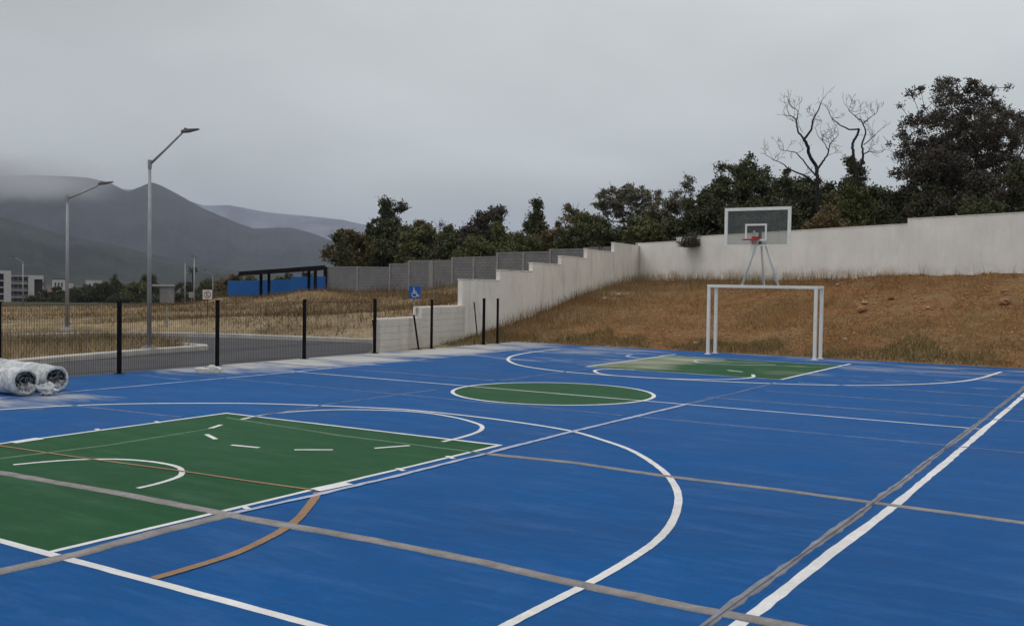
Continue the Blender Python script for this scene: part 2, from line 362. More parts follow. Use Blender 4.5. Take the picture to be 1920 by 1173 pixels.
ROADPOLY = np.vstack([FARK, NEARK, [(-30, 8.8), (9.3, 8.8)]])
PH = RNG.uniform(0, 6.28, (24, 2)); DR = RNG.normal(size=(24, 2)); DR /= np.linalg.norm(DR, axis=1)[:, None]
def wob(P, f0, n=12, o=0):
    s = np.zeros(len(P))
    for i in range(n):
        k = (i+o) % 24; f = f0*1.45**(i*.6); s += np.sin(P@DR[k]*f+PH[k, 0]+1.3*np.sin(P@DR[(k+5) % 24]*f*.6+PH[k, 1]))/(1.3**i)
    return s/3
def height(P):
    P = np.asarray(P, float).reshape(-1, 2); z = np.zeros(len(P))
    for s in range(0, len(P), 20000):
        Q = P[s:s+20000]; D = np.sqrt(((Q[:, None, :]-ctl[None, :, :2])**2).sum(2))+.35; w = 1/D**3.2
        z[s:s+20000] = (w*ctl[:, 2]).sum(1)/w.sum(1)
    far = np.linalg.norm(P-CAM[:2], axis=1); t = sstep((far-250)/250); behind = ((P-CAM[:2])@FW[:2]) < 0
    lat = (P-CAM[:2])@r0[:2]; dep = (P-CAM[:2])@FW[:2]
    fz = np.where(lat/np.maximum(dep, 1) > -.12, 2.0, -9.0); fz = np.where(behind, 0, fz)
    z = z*(1-t)+fz*t
    z = np.where(behind & (far > 30), 0, z)
    # inner bank between court and walls
    dc = np.hypot(np.maximum(0, np.maximum(CRT[0]-P[:, 0], P[:, 0]-CRT[1])), np.maximum(0, np.maximum(CRT[2]-P[:, 1], P[:, 1]-CRT[3])))
    dd1, t1 = segdist(P, W1_0, W1_1); dd2, t2 = segdist(P, W1_1, W2_E)
    zb1 = 2.18*sstep((t1-.08)/.95)**1.0; px2 = np.clip(t2*42/19.2, 0, 1.6); zb2 = np.interp(px2, [0, .6, .75, 1, 1.6], [2.2, 2.28, 2.42, 2.56, 2.75])
    s1 = dc/(dc+dd1+1e-6); s2 = dc/(dc+dd2+1e-6)
    w1 = 1/(dd1+.05); w2 = 1/(dd2+.05)
    zi = (zb1*w1+zb2*w2)/(w1+w2)*np.clip(dc/(dc+np.minimum(dd1, dd2)+1e-6), 0, 1)**.92
    zi += .10*wob(P, 1.1)*np.clip(dc/1.5, 0, 1)+.055*wob(P, 4.2, 10, 7)*np.clip(dc/.8, 0, 1)
    n1 = np.array([d1[1], -d1[0]]); side1 = (P-W1_0)@n1 > -.32        # court side of the stepped wall
    n2 = np.array([d2[1], -d2[0]]); side2 = (P-W1_1)@n2 > -.32
    inner = side1 & side2 & (P[:, 0] > 5.45)
    rd = polydist(P, FARK); rn = polydist(P, NEARK); inr = inpoly(P, ROADPOLY)
    k = np.where(inr, 0, np.clip(np.minimum(rd, rn)/3.5, 0, 1)); k = sstep(k)
    zo = z*k+(1-k)*.05+.05*wob(P, .8)*np.clip(np.minimum(rd, rn)/1.0, 0, 1)*(far < 150)
    zo = np.where(inr | (np.minimum(rd, rn) < .16), -.13, zo)
    # keep the land clear of the court on every side
    zo = np.where(dc < .25, -.14, zo)
    zz = np.where(inner, zi, zo)
    return np.where(dc <= 0.0, -.16, zz)
def hz(x, y): return float(height([[x, y]])[0])

# ------------------------------------------------------------------ ground sheet
def axis(a, b, step, lo, hi, g=1.18):
    core = list(np.arange(a, b+step/2, step)); s = step; x = core[-1]; up = []
    while x < hi: s *= g; x += s; up.append(x)
    s = step; x = core[0]; dn = []
    while x > lo: s *= g; x -= s; dn.append(x)
    return np.array(dn[::-1]+core+up)
gx = np.unique(np.concatenate([axis(-14, 4, .4, -7000, 4), np.arange(4.2, 32, .2), axis(32, 60, .5, 32, 8000)[axis(32, 60, .5, 32, 8000) >= 32]]))
gy = np.unique(np.concatenate([axis(-26, -9, .4, -7000, -9), np.arange(-8.8, 14, .2), axis(14, 74, .4, 14, 8000)[axis(14, 74, .4, 14, 8000) >= 14]]))
GX, GY = np.meshgrid(gx, gy, indexing='ij'); P2 = np.stack([GX.ravel(), GY.ravel()], 1); Z = height(P2)
nx, ny = len(gx), len(gy); idx = np.arange(nx*ny).reshape(nx, ny)
F = np.stack([idx[:-1, :-1], idx[1:, :-1], idx[1:, 1:], idx[:-1, 1:]], -1).reshape(-1, 4)
m = Mat('soil_and_dry_grass', (.3, .2, .1), .95, spec=.1)
at_ = m.n('ShaderNodeAttribute'); at_.attribute_name = 'red_soil'
X, Y, Z_ = m.xyz()
n1_ = m.noise(.35, 6, .6); n2_ = m.noise(1.6, 6, .65, stretch=(1, 1, 2)); n3_ = m.noise(11, 5, .7)
straw = m.mix(m.rng(n1_, .38, .62), (.27, .205, .115), (.45, .36, .225)); straw = m.mix(m.rng(n2_, .5, .7, 0, .75), straw, (.13, .085, .045))
red = m.mix(m.rng(n1_, .35, .65), (.33, .155, .058), (.25, .145, .060)); red = m.mix(m.rng(n2_, .42, .68, 0, .85), red, (.15, .075, .027)); red = m.mix(m.rng(n3_, .5, .72, 0, .7), red, (.38, .25, .14)); n4_ = m.noise(.55, 5, .65, dist=.8); red = m.mix(m.rng(n4_, .52, .66, 0, .8), red, (.28, .20, .10)); red = m.mix(m.rng(n4_, .30, .44, .7, 0), red, (.135, .072, .028))
c = m.mix(at_.outputs['Fac'], straw, red)
c = m.mix(m.rng(n3_, .32, .55, .45, 0), c, (.06, .04, .022))
at2 = m.n('ShaderNodeAttribute'); at2.attribute_name = 'far_scrub'; scr = m.mix(m.rng(m.noise(.02, 5, .6), .4, .6), (.030, .036, .018), (.085, .075, .045)); c = m.mix(at2.outputs['Fac'], c, scr)
m.base(c); m.bump(m.mth('ADD', n3_, m.mth('MULTIPLY', n2_, 2.0)), .9, .08); M['ground'] = m.m
g = npmesh('ground', np.column_stack([P2, Z]), F, M['ground']); tag(g, kind='structure', label='dry grassy and reddish earth ground around the court')
dd2_, t2_ = segdist(P2, W1_1, W2_E); rs = np.clip((P2[:, 0]-9)/5, 0, 1)*np.clip((13-P2[:, 1])/6, 0, 1)
rs = np.maximum(rs, .35*np.clip((P2[:, 0]-8)/6, 0, 1)*(P2[:, 1] > 9)*(P2[:, 1] < 50))
a_ = g.data.attributes.new('red_soil', 'FLOAT', 'POINT'); a_.data.foreach_set('value', rs.astype(np.float32))
fa = sstep((np.linalg.norm(P2-CAM[:2], axis=1)-78)/40); a_ = g.data.attributes.new('far_scrub', 'FLOAT', 'POINT'); a_.data.foreach_set('value', fa.astype(np.float32))
g.data.polygons.foreach_set('use_smooth', [True]*len(g.data.polygons))

# ------------------------------------------------------------------ road and kerbs
def tri_poly(name, pts, z, mat, parent=None):
    from mathutils.geometry import tessellate_polygon
    v = [(float(a), float(b), z) for a, b in pts]; f = tessellate_polygon([[Vector(q) for q in v]])
    me = bpy.data.meshes.new(name); me.from_pydata(v, [], [tuple(t) for t in f]); me.update()
    o = link(name, me, mat, parent)
    if me.polygons and sum(p.normal.z for p in me.polygons) < 0: me.flip_normals()
    return o
rp = np.vstack([FARK[1:], NEARK, [(-30, 8.83), (5.4, 8.83), (8.95, 9.36)]])
tag(tri_poly('road', rp, -.012, M['asphalt']), kind='structure', label='dark asphalt road running behind the black mesh fence')
def kerb(name, line, w, h, side, label):
    L = np.array(line, float); mb = MB(); n = len(L)
    T = np.gradient(L, axis=0); T /= np.linalg.norm(T, axis=1)[:, None]; N = np.stack([-T[:, 1], T[:, 0]], 1)*side
    sec = [(0, -.14), (0, h-.015), (.015, h), (w, h), (w+.01, h-.03), (w+.25, -.08)]
    for i in range(n):
        for o_, z_ in sec: mb.v.append((*(L[i]+N[i]*o_), z_))
    k = len(sec)
    for i in range(n-1):
        for j in range(k-1): mb.f.append((i*k+j, (i+1)*k+j, (i+1)*k+j+1, i*k+j+1))
    mb.f += [tuple(range(k)), tuple(range((n-1)*k, n*k))[::-1]]
    o = mb.build(name, M['kerb']); tag(o, kind='structure', label=label); return o
kerb('kerb', FARK[1:], .28, .12, -1, 'pale concrete kerb along the far side of the road')
kerb('kerb', NEARK[::-1], .34, .12, 1, 'pale concrete kerb rounding the corner by the nearest street lamp')

# ------------------------------------------------------------------ court
court = tag(empty('court'), kind='structure', label='blue painted concrete sports court with green keys and worn white lines')
tag(MB().box((CRT[0], CRT[2], -.15), (CRT[1]-.03, CRT[3]-.03, -.02)).build('base_slab', M['concrete'], court))
jx = [-30, -26, -22, -18, -13.8, -9.83, -6.03, -2.0, 1.15, 4.9, 8.8, 12.6]; jy = [-15, -11.2, -6.98, -2.6, 1.93, 6.3, 8.82]
for i in range(len(jx)-1):
    for j in range(len(jy)-1):
        g_ = .0008
        MB().box((jx[i]+g_, jy[j]+g_, -.12), (jx[i+1]-g_, jy[j+1]-g_, 0)).build('slab', M['blue'], court)
RIB = [0]
def ribbon(name, pts, w, z, mat, jit=.0, wj=0.0, closed=False, sub=.15, lab=None):
    L = [np.array(p[:2], float) for p in pts]
    if closed: L = L+[L[0]]
    Q = []
    for a, b in zip(L[:-1], L[1:]):
        n = max(1, int(np.linalg.norm(b-a)/sub))
        for k in range(n): Q.append(a+(b-a)*k/n)
    Q.append(L[-1]); Q = np.array(Q); T = np.gradient(Q, axis=0)
    if closed: T[0] = T[-1] = Q[1]-Q[-2]
    T /= np.linalg.norm(T, axis=1)[:, None]+1e-9; N = np.stack([-T[:, 1], T[:, 0]], 1)
    ww = np.full(len(Q), w/2); off = np.zeros(len(Q))
    if jit:
        off = np.convolve(RNG.normal(0, jit, len(Q)+8), np.ones(9)/9*2, 'valid')
    a = ww+RNG.normal(0, max(wj, .0015), len(Q))+(np.convolve(RNG.normal(0, wj*3, len(Q)+6), np.ones(7)/7, 'valid') if wj else 0)
    b = ww+RNG.normal(0, max(wj, .0015), len(Q))+(np.convolve(RNG.normal(0, wj*3, len(Q)+6), np.ones(7)/7, 'valid') if wj else 0)
    a = np.maximum(a, .006); b = np.maximum(b, .006)
    if closed: a[-1] = a[0]; b[-1] = b[0]; off[-1] = off[0]
    A = Q+N*(a+off)[:, None]; B = Q-N*(b-off)[:, None]
    V = np.concatenate([np.column_stack([A, np.full(len(A), z)]), np.column_stack([B, np.full(len(B), z)])]); n = len(Q)
    V[:, 2] += RIB[0]*.00003; RIB[0] += 1
    i = np.arange(n-1); F = np.stack([i, i+n, i+n+1, i+1], 1)
    if name.startswith('joint'):      # mortar has sides reaching down to the slab
        A2 = V[:n]+0; B2 = V[n:]+0; A2[:, :2] += N*.004; B2[:, :2] -= N*.004; A2[:, 2] = .0003; B2[:, 2] = .0003; V = np.concatenate([V, A2, B2])
        F = np.concatenate([F, np.stack([i+2*n, i, i+1, i+2*n+1], 1), np.stack([i+n, i+3*n, i+3*n+1, i+n+1], 1)])
    o = npmesh(name, V, F, mat, court)
    if o.data.polygons[0].normal.z < 0: o.data.flip_normals()
    if lab: o['label'] = lab
    return o
def spline(pts, n=14):
    P = [np.array(p[:2], float) for p in pts]; P = [2*P[0]-P[1]]+P+[2*P[-1]-P[-2]]; o = []
    for i in range(1, len(P)-2):
        for k in range(n):
            t = k/n; o.append(.5*((2*P[i])+(P[i+1]-P[i-1])*t+(2*P[i-1]-5*P[i]+4*P[i+1]-P[i+2])*t*t+(3*P[i]-P[i-1]-3*P[i+1]+P[i+2])*t**3))
    o.append(P[-2]); return o
def G(*a): return [back(x, y)[:2] for x, y in a]
def arc(cx, cy, r, a0, a1, n=60): return [(cx+r*math.cos(R(a0+(a1-a0)*k/n)), cy+r*math.sin(R(a0+(a1-a0)*k/n))) for k in range(n+1)]
ZP, ZL, ZO, ZJ = .0014, .0026, .0062, .0074
LN, KX, KY = 11.41, -5.46, 2.42
RS, LSY = -7.13, 6.55
tri_poly('green_key', [(-LN, -KY), (KX-.02, -KY), (KX-.06, 2.36), (-LN, 2.28)], ZP, M['green'], court)
tri_poly('green_circle', arc(0, 0, 1.80, 0, 360)[:-1], ZP, M['green'], court)
fk = [(5.38, -2.56), (10.28, -2.52), (10.3, 2.3), (5.38, 2.26)]
tri_poly('green_key', fk, ZP, M['green'], court)
wl = M['white_line']
ribbon('centre_circle_line', arc(0, 0, 1.82, 0, 360)[:-1], .07, ZL, wl, closed=True, sub=.2)
ribbon('halfway_line', [(-.06, 6.5), (-.08, RS)], .055, ZL, wl, wj=.003)
ribbon('baseline', [(-LN+.02, 7.0), (-LN+.02, RS-.3)], .075, ZL, wl, wj=.002)
ribbon('sideline', G((1395, 1163), (1660, 952), (1770, 862), (1910, 747))[:1]+[(-5.9, RS), (-3, RS-.01), (10.4, RS-.02)], .085, ZL, wl, wj=.003)
ribbon('sideline', [(-14, RS+.1), G((1395, 1163))[0]-np.array([.02, 0])], .085, ZL, wl)
ribbon('sideline', [(-6.5, 6.55), (-1, 6.36), (3, 6.45), (10.3, 6.7)], .06, ZL, M['faded_line'], wj=.008)
ribbon('sideline', [(-14, 6.75), (-6.5, 6.55)], .06, ZL, wl)
ribbon('key_line', [(-LN, -KY), (KX, -KY)], .06, ZL, wl, wj=.002)
ribbon('key_line', [(-LN, 2.28), (KX-.06, 2.36)], .06, ZL, wl, wj=.002)
ribbon('free_throw_line', [(KX-.06, 2.39), (KX, -KY-.03)], .06, ZL+.0007, wl, wj=.002)
ribbon('free_throw_circle', spline(G((453, 786), (500, 777), (560, 771), (640, 768), (720, 769), (790, 773), (850, 782), (892, 793), (904, 800), (897, 809), (868, 819), (830, 828))), .065, ZL+.0014, wl)
ribbon('three_point_line', spline(G((-60, 772), (0, 768), (120, 761), (250, 757), (380, 756), (500, 757), (640, 762), (760, 768), (880, 780), (980, 793), (1070, 808), (1130, 825), (1185, 845), (1235, 876), (1262, 905), (1272, 935), (1262, 975), (1235, 1010), (1190, 1043), (1120, 1085), (1040, 1126), (960, 1167), (900, 1200))), .072, ZL+.0021, wl, sub=.3)
ribbon('no_charge_arc', spline(G((25, 871), (90, 865), (160, 861), (230, 861), (290, 866), (330, 874), (341, 883), (335, 893), (300, 905), (258, 915))), .058, ZL, wl)
for a, b in (((415, 796), (394, 803)), ((387, 814), (405, 823)), ((434, 834), (486, 839)), ((552, 843), (624, 843)), ((702, 840), (768, 835))):
    ribbon('free_throw_dash', G(a, b), .06, ZL, wl)
for a, b in (((456, 950), (470, 956)), ((745, 878), (757, 883)), ((838, 855), (850, 860)), ((298, 793), (292, 790)), ((186, 807), (180, 804))):
    ribbon('lane_mark', G(a, b), .055, ZL+.0028, wl)
for a, b in (((590, 919), (652, 906)), ((22, 830), (75, 822))):
    ribbon('lane_block', G(a, b), .16, ZL+.0028, wl)
ol = M['orange_line']
ribbon('orange_goal_line', G((-40, 829), (0, 836), (150, 858), (345, 884), (480, 904), (590, 919)), .042, ZO, ol, wj=.0012)
ribbon('orange_arc', spline(G((596, 923), (588, 937), (572, 958), (548, 982), (500, 1010), (440, 1038), (360, 1064), (288, 1085))), .08, ZO, ol, wj=.0015)
# far end
ribbon('key_line', G((1100, 687), (1268, 664)), .075, ZL, wl, wj=.005)
ribbon('key_line', G((1466, 711), (1594, 682)), .075, ZL, wl, wj=.003)
ribbon('free_throw_line', [(5.38, 2.26), (5.38, -2.56)], .05, ZL, M['faded_line'], wj=.006)
ribbon('baseline', [(10.3, 6.7), (10.3, -9)], .05, ZL+.0007, M['faded_line'], wj=.012)
ribbon('free_throw_circle', spline(G((1190, 693), (1150, 692), (1122, 693), (1115, 696), (1128, 701), (1165, 705), (1230, 709), (1300, 711), (1360, 711), (1400, 709), (1413, 706), (1411, 702))), .08, ZL+.0014, wl)
ribbon('three_point_line', spline(G((1050, 655), (1015, 658), (975, 664), (955, 670), (956, 678), (985, 687), (1060, 697), (1150, 704), (1250, 710), (1350, 715), (1450, 719), (1560, 722), (1650, 722), (1750, 719), (1810, 714), (1845, 707), (1877, 697))), .085, ZL+.0021, wl)
ribbon('no_charge_arc', spline(G((1360, 675), (1318, 674), (1303, 676), (1312, 680), (1345, 682), (1395, 684), (1455, 684))), .08, ZL, M['faded_line'])
ribbon('free_throw_dash', G((1364, 694), (1392, 697)), .09, ZL, wl)
ribbon('no_charge_arc', spline(G((1200, 672), (1180, 669), (1176, 667), (1185, 665))), .09, ZL+.0028, M['faded_line'])
# joints filled with grey mortar, over the paint
jm = M['joint']
ribbon('joint_strip', G((-60, 876), (0, 886), (225, 925), (450, 969), (700, 1013), (900, 1053), (1100, 1099), (1300, 1140), (1480, 1174), (1620, 1205)), .115, ZJ, jm, jit=.003, wj=.0035, sub=.12)
ribbon('joint_strip', G((916, 851), (1080, 868), (1250, 893), (1450, 917), (1650, 944), (1800, 964), (1990, 990)), .085, ZJ, jm, jit=.002, wj=.003, sub=.1)
ribbon('joint_strip', G((425, 783), (640, 817), (916, 851)), .035, ZJ, M['pale_green_line'], wj=.004)
ribbon('joint_strip', G((-60, 1088), (0, 1072), (150, 1038), (290, 999), (440, 962)), .13, ZJ+.001, jm, jit=.003, wj=.0035, sub=.12)
ribbon('faded_white_line', G((440, 962), (595, 928), (760, 888), (930, 846), (1070, 810), (1200, 779), (1290, 757)), .07, ZO+.0006, M['faded_line'], wj=.006, sub=.1)
ribbon('joint_strip', G((1290, 757), (1370, 739), (1455, 717)), .06, ZJ, M['joint_blue'], wj=.008)
ribbon('joint_strip', [(-14, -6.86), (-10.09, -6.90), (-7.6, -6.93), (-5, -6.96), (0, -6.98), (5, -7.0), (10, -7.0)], .062, ZJ+.001, M['joint_edge'], jit=.003, wj=.006, sub=.13)
ribbon('joint_gap', [(-14, -6.87), (-10.09, -6.90), (-5, -6.965), (10, -7.0)], .011, ZJ+.0018, M['joint_dark'], wj=.004)
ribbon('joint_strip', G((0, 860), (200, 835), (400, 803)), .03, ZJ, M['pale_green_line'], wj=.004)
ribbon('joint_strip', G((470, 783), (620, 757), (820, 730)), .035, ZJ, M['joint_blue'], wj=.004)
ribbon('joint_strip', [(1.15, 1.93), (5.3, 1.9)], .04, ZJ, M['joint_blue'], wj=.006)
for p_, q_, w_ in (((-6.45, 6.2), (-6.2, 2.5), .045), ((-2.0, -2.6), (-2.0, -15), .05), ((-2.0, 8), (-2, -2.4), .03), ((1.15, -2.5), (1.25, -15), .07), ((2.9, -3), (3.0, -15), .05), ((5.0, -3), (4.9, -15), .07), ((8.8, -3), (8.8, -15), .06), ((1.15, 8.6), (1.15, 2), .04), ((8.8, 8.6), (8.8, 2.4), .05)):
    ribbon('joint_strip', [p_, q_], w_, ZJ-.0014, M['joint_blue'], wj=.010)

# ------------------------------------------------------------------ walls
def panel(name, p, q, w, zb0, zb1, zt0, zt1, mat, par, bevel=.012):
    p = np.array(p[:2]); q = np.array(q[:2]); L = np.linalg.norm(q-p); a = math.atan2(q[1]-p[1], q[0]-p[0])
    mb = MB().obox((0, 0), (L, 0), w, zb0, zt0, zb1, zt1); o = mb.build(name, mat, par, bevel=bevel); o.location = (p[0], p[1], 0); o.rotation_euler = (0, 0, a); return o
sw = tag(empty('stepped_wall', (W1_0[0], W1_0[1], 0)), 'whitewashed wall climbing in steps from the road to the far corner', 'wall')
def W1(px):           # point of the stepped wall seen in column px
    lo, hi = 0., 30.
    for _ in range(40):
        mid = (lo+hi)/2; P = W1_0+d1*mid; d = np.array([*P, 1.])-CAM; x = 960+FPX*(d@RT)/(d@FW)
        if x < px: lo = mid
        else: hi = mid
    return W1_0+d1*lo
def dep(P): return float((np.array([P[0], P[1], 1.5])-CAM)@FW)
steps = [(702, 780, 597), (780, 862, 575), (862, 933, 525.5), (933, 994, 508.5), (994, 1048, 495.5), (1048, 1096, 483), (1096, 1147, 471), (1147, 1197, 459)]
wall_th = .16; nvec = np.array([d1[1], -d1[0]])
swl = lambda v: np.array([v[0]-W1_0[0], v[1]-W1_0[1]])
blk = bpy.data.meshes.new('block')
bb = MB().box((0, -.01, 0), (.385, wall_th-.02, .185)); blk.from_pydata(bb.v, [], bb.f); blk.materials.append(M['cream_block'])
for i, (a, b, yt) in enumerate(steps):
    A, B = W1(a), W1(b); dm = dep((A+B)/2); zt = float(at((a+b)/2, dm, yt)[2]); zb = min(hz(*(A+nvec*.25)), hz(*(B+nvec*.25)))-.3
    if i < 2:
        panel('mortar_core', swl(A), swl(B), wall_th-.05, -.2, -.2, zt-.012, zt-.012, M['mortar'], sw, 0)
        L = np.linalg.norm(B-A); rows = int(math.ceil((zt+.05)/.19)); ang = math.atan2(d1[1], d1[0])
        for r_ in range(rows):
            z1 = zt-.19*r_; x = -(.19 if r_ % 2 else 0)
            while x < L-.03:
                x0 = max(x, 0); x1 = min(x+.385, L-.003)
                if x1-x0 > .03:
                    o = link('block', blk, None, sw); off = random.uniform(-.003, .003)-.012
                    P = swl(A)+d1*x0+nvec*(wall_th/2)+nvec*off
                    o.location = (P[0], P[1], z1-.19); o.rotation_euler = (0, 0, ang); o.scale = ((x1-x0)/.385, -1, 1)
                    o.rotation_euler = (0, 0, ang)
                x += .39
        cap = panel('wall_cap', swl(A)-d1*0, swl(B), wall_th+.02, zt-.002, zt-.002, zt+.03, zt+.03, M['white_plaster'], sw, .006)
        if i == 1: panel('end_pillar', swl(A)-d1*.0, swl(A)+d1*.13, wall_th+.05, .4, .4, zt+.034, zt+.034, M['white_plaster'], sw, .008)
    else:
        o = panel('wall_panel', swl(A), swl(B)-d1*.002, wall_th, zb, zb, zt, zt, M['white_plaster'], sw, .004)
        panel('wall_cap', swl(A)-d1*.02, swl(B)-d1*.01, wall_th+.03, zt+.001, zt+.001, zt+.035, zt+.035, M['white_plaster_clean'], sw, .008)
bw = tag(empty('boundary_wall', (W1_1[0], W1_1[1], 0)), 'long whitewashed boundary wall standing above the reddish bank behind the goal', 'wall')
def W2t(px):
    lo, hi = 0., 42.
    for _ in range(40):
        mid = (lo+hi)/2; P = W1_1+d2*mid; d = np.array([*P, 3.])-CAM; x = 960+FPX*(d@RT)/(d@FW)
        if x < px: lo = mid
        else: hi = mid
    return lo
t0_, t1_, t2_e = W2t(1270), W2t(1703), 42
secs = [(0.03, t0_, 4.03, 4.05), (t0_, t1_, 4.22, 4.30), (t1_, t2_e, 4.48, 4.42)]
n2v = np.array([d2[1], -d2[0]])
for s0, s1, za, zb_ in secs:
    k = max(1, round((s1-s0)/2.9))
    for i in range(k):
        a = s0+(s1-s0)*i/k; b = s0+(s1-s0)*(i+1)/k-.002; f0 = (a-s0)/(s1-s0); f1 = (b-s0)/(s1-s0)
        P, Q = d2*a, d2*b
        panel('wall_panel', P, Q, .18, 1.6, 1.6, za+(zb_-za)*f0, za+(zb_-za)*f1, M['white_plaster_clean'], bw, .003)
        panel('wall_cap', P, Q, .215, za+(zb_-za)*f0+.001, za+(zb_-za)*f1+.001, za+(zb_-za)*f0+.03, za+(zb_-za)*f1+.03, M['white_plaster'], bw, .006)
panel('corner_pillar', -d2*.12-d1*.0, d2*.02, .26, 1.5, 1.5, 4.08, 4.08, simple('stained_pillar', (.42, .38, .34), .9), bw)
# grey block wall behind
gw0 = at(613, 75)[:2]; gw1 = at(1160, 58.5)[:2]; dg = (gw1-gw0)/np.linalg.norm(gw1-gw0)
gwall = tag(empty('block_wall', (gw0[0], gw0[1], 0)), 'unpainted grey concrete block wall in front of the trees', 'wall')
def WG(px):
    lo, hi = 0., 60.
    for _ in range(40):
        mid = (lo+hi)/2; P = gw0+dg*mid; d = np.array([*P, 3.])-CAM; x = 960+FPX*(d@RT)/(d@FW)
        if x < px: lo = mid
        else: hi = mid
    return lo
gsteps = [(613, 733, 501, 502), (733, 769, 496, 495), (769, 850, 490, 489), (850, 934, 484, 482), (934, 1033, 475, 473), (1033, 1097, 469, 468), (1097, 1160, 466, 464)]
for a, b, ya, yb in gsteps:
    sa, sb = WG(a), WG(b); za = float(at(a, dep(gw0+dg*sa), ya)[2]); zb_ = float(at(b, dep(gw0+dg*sb), yb)[2])
    panel('wall_panel', dg*(sa+.09), dg*(sb-.09), .15, -.5, -.5, za, zb_, M['grey_block'], gwall, 0)
    panel('wall_cap', dg*(sa+.09), dg*(sb-.09), .19, za+.001, zb_+.001, za+.06, zb_+.06, M['pilaster'], gwall, 0)
    mids = {613: (672,), 769: (808,), 850: (890,), 934: (983,)}.get(a, ())
    for px in (a,)+mids:
        s_ = WG(px); panel('pilaster', dg*(s_-.085), dg*(s_+.085 if px != 808 else s_+.3), .25 if px in mids else .24, -.5, -.5, za+(.065 if px in mids else .07), za+(.065 if px in mids else .07), M['pilaster'], gwall, .01)
MB().box((-.28, -.1, 0), (-.12, .1, float(at(611, 75, 500)[2]))).build('end_post', M['black_steel'], gwall)

# ------------------------------------------------------------------ mesh fence
fence = tag(empty('mesh_fence', (-10.6, 8.72, 0)), 'black welded mesh fence on square posts along the left edge of the court', 'fence')
def FX(x): return x+10.6
posts = [-10.6, -7.9, -5.27, -2.73, -.17, 2.6, 5.3]
for i, x in enumerate(posts):
    h = 1.475
    o = MB().box((FX(x)-.035, -.035, 0), (FX(x)+.035, .035, h)).build('post', M['black_steel'], fence, bevel=.006)
    c = MB().box((FX(x)-.041, -.041, h+.001), (FX(x)+.041, .041, h+.02)).build('post_cap', M['black_steel'], o)
    MB().box((FX(x)-.08, -.08, .0), (FX(x)+.08, .08, .012)).build('base_plate', M['black_steel'], o)
M['wire'] = simple('dark_green_black_wire', (.012, .013, .012), .6, bump=0)
for a, b in zip(posts[:-1], posts[1:]):
    if a > 5: break
    mb = MB(); n = int(round((b-a-.08)/.052)); last = a > 2
    for k in range(1, n):
        x = FX(a)+.04+(b-a-.08)*k/n; rr = .0033 if not last else .002
        mb.add([(x-rr, 0.04, .03), (x+rr, .04, .03), (x, .046, .03), (x-rr, .04, 1.44), (x+rr, .04, 1.44), (x, .046, 1.44)], [(0, 1, 4, 3), (1, 2, 5, 4), (2, 0, 3, 5)])
    for z in (.06, .32, .36, .72, .76, 1.12, 1.16, 1.42):
        mb.box((FX(a)+.04, .047, z-.0025), (FX(b)-.04, .052, z+.0025))
    o = mb.build('mesh_panel', M['wire'], fence)
def spost(x, y, h, label, lean=None, w=.06):
    t = tag(empty('steel_post', (x, y, 0)), label, 'post', 'loose black posts past the end of the mesh')
    MB().box((-w/2, -w/2, 0), (w/2, w/2, h)).build('shaft', M['black_steel'], t, bevel=.006)
    MB().box((-w/2-.005, -w/2-.005, h+.001), (w/2+.005, w/2+.005, h+.018)).build('post_cap', M['black_steel'], t)
    MB().box((-.08, -.08, 0), (.08, .08, .012)).build('base_plate', M['black_steel'], t)
spost(7.9, 8.74, 1.44, 'upright black post just right of the blue wheelchair sign')
spost(10.62, 8.72, 1.46, 'upright black post with a slanting strut against its foot', w=.07)
spost(11.42, 8.72, 1.45, 'rightmost upright black post at the far corner of the court')
def lean(pxa, ya, pxb, yb, yy, label, w=.03):
    P = back(pxb, yb); d = dep(P); Q = at(pxa, d, ya)
    t = tag(empty('leaning_pole', (P[0], P[1], 0)), label, 'pole', 'black poles leaning beside the fence')
    mb = MB().tube([(0, 0, 0), tuple(Q-P)], w, 6); mb.build('rod', M['black_steel'], t)
    MB().box((-.06, -.06, 0), (.06, .06, .01)).build('foot_plate', M['black_steel'], t)
lean(776, 590, 785, 655, 0, 'slanting black pole standing under the blue wheelchair sign')
lean(699, 600, 704, 661, 0, 'short slanting black strut at the foot of the last mesh fence post', .02)
lean(889, 566, 896, 642, 0, 'slanting black pole crossing the second last corner post', .022)

# ------------------------------------------------------------------ futsal goal with basketball stand
goal = tag(empty('futsal_goal', (11.98, .07, 0)), 'white square-tube futsal goal at the far end of the court', 'goal')
def gl(x, y, z=0): return (x-11.98, y-.07, z)
t_ = .085
for nm, x, y in (('front_post', 11.7, 1.6), ('front_post', 11.7, -1.47), ('rear_post', 12.28, 1.6), ('rear_post', 12.28, -1.47)):
    MB().box(gl(x-t_/2, y-t_/2, .01), gl(x+t_/2, y+t_/2, 1.93)).build(nm, M['white_steel'], goal, bevel=.008)
    MB().box(gl(x-.08, y-.08, 0), gl(x+.08, y+.08, .01)).build('foot_plate', M['white_steel'], goal)
for x in (11.7, 12.28): MB().box(gl(x-t_/2-.003, -1.52, 1.932), gl(x+t_/2+.003, 1.65, 2.015)).build('crossbar', M['white_steel'], goal, bevel=.008)
for y in (1.6, -1.47): MB().box(gl(11.7+t_/2+.004, y-t_/2, 1.935), gl(12.28-t_/2-.004, y+t_/2, 2.01)).build('side_bar', M['white_steel'], goal, bevel=.006)
bs = tag(empty('basketball_hoop', (11.98, .07, 2.016)), 'clear basketball backboard with red rim on a white tripod above the goal', 'basketball hoop')
def bl(x, y, z): return (x-11.98, y-.07, z-2.016)
BX, BY0, BY1, BZ0, BZ1 = 11.05, .93, -.93, 3.09, 4.15
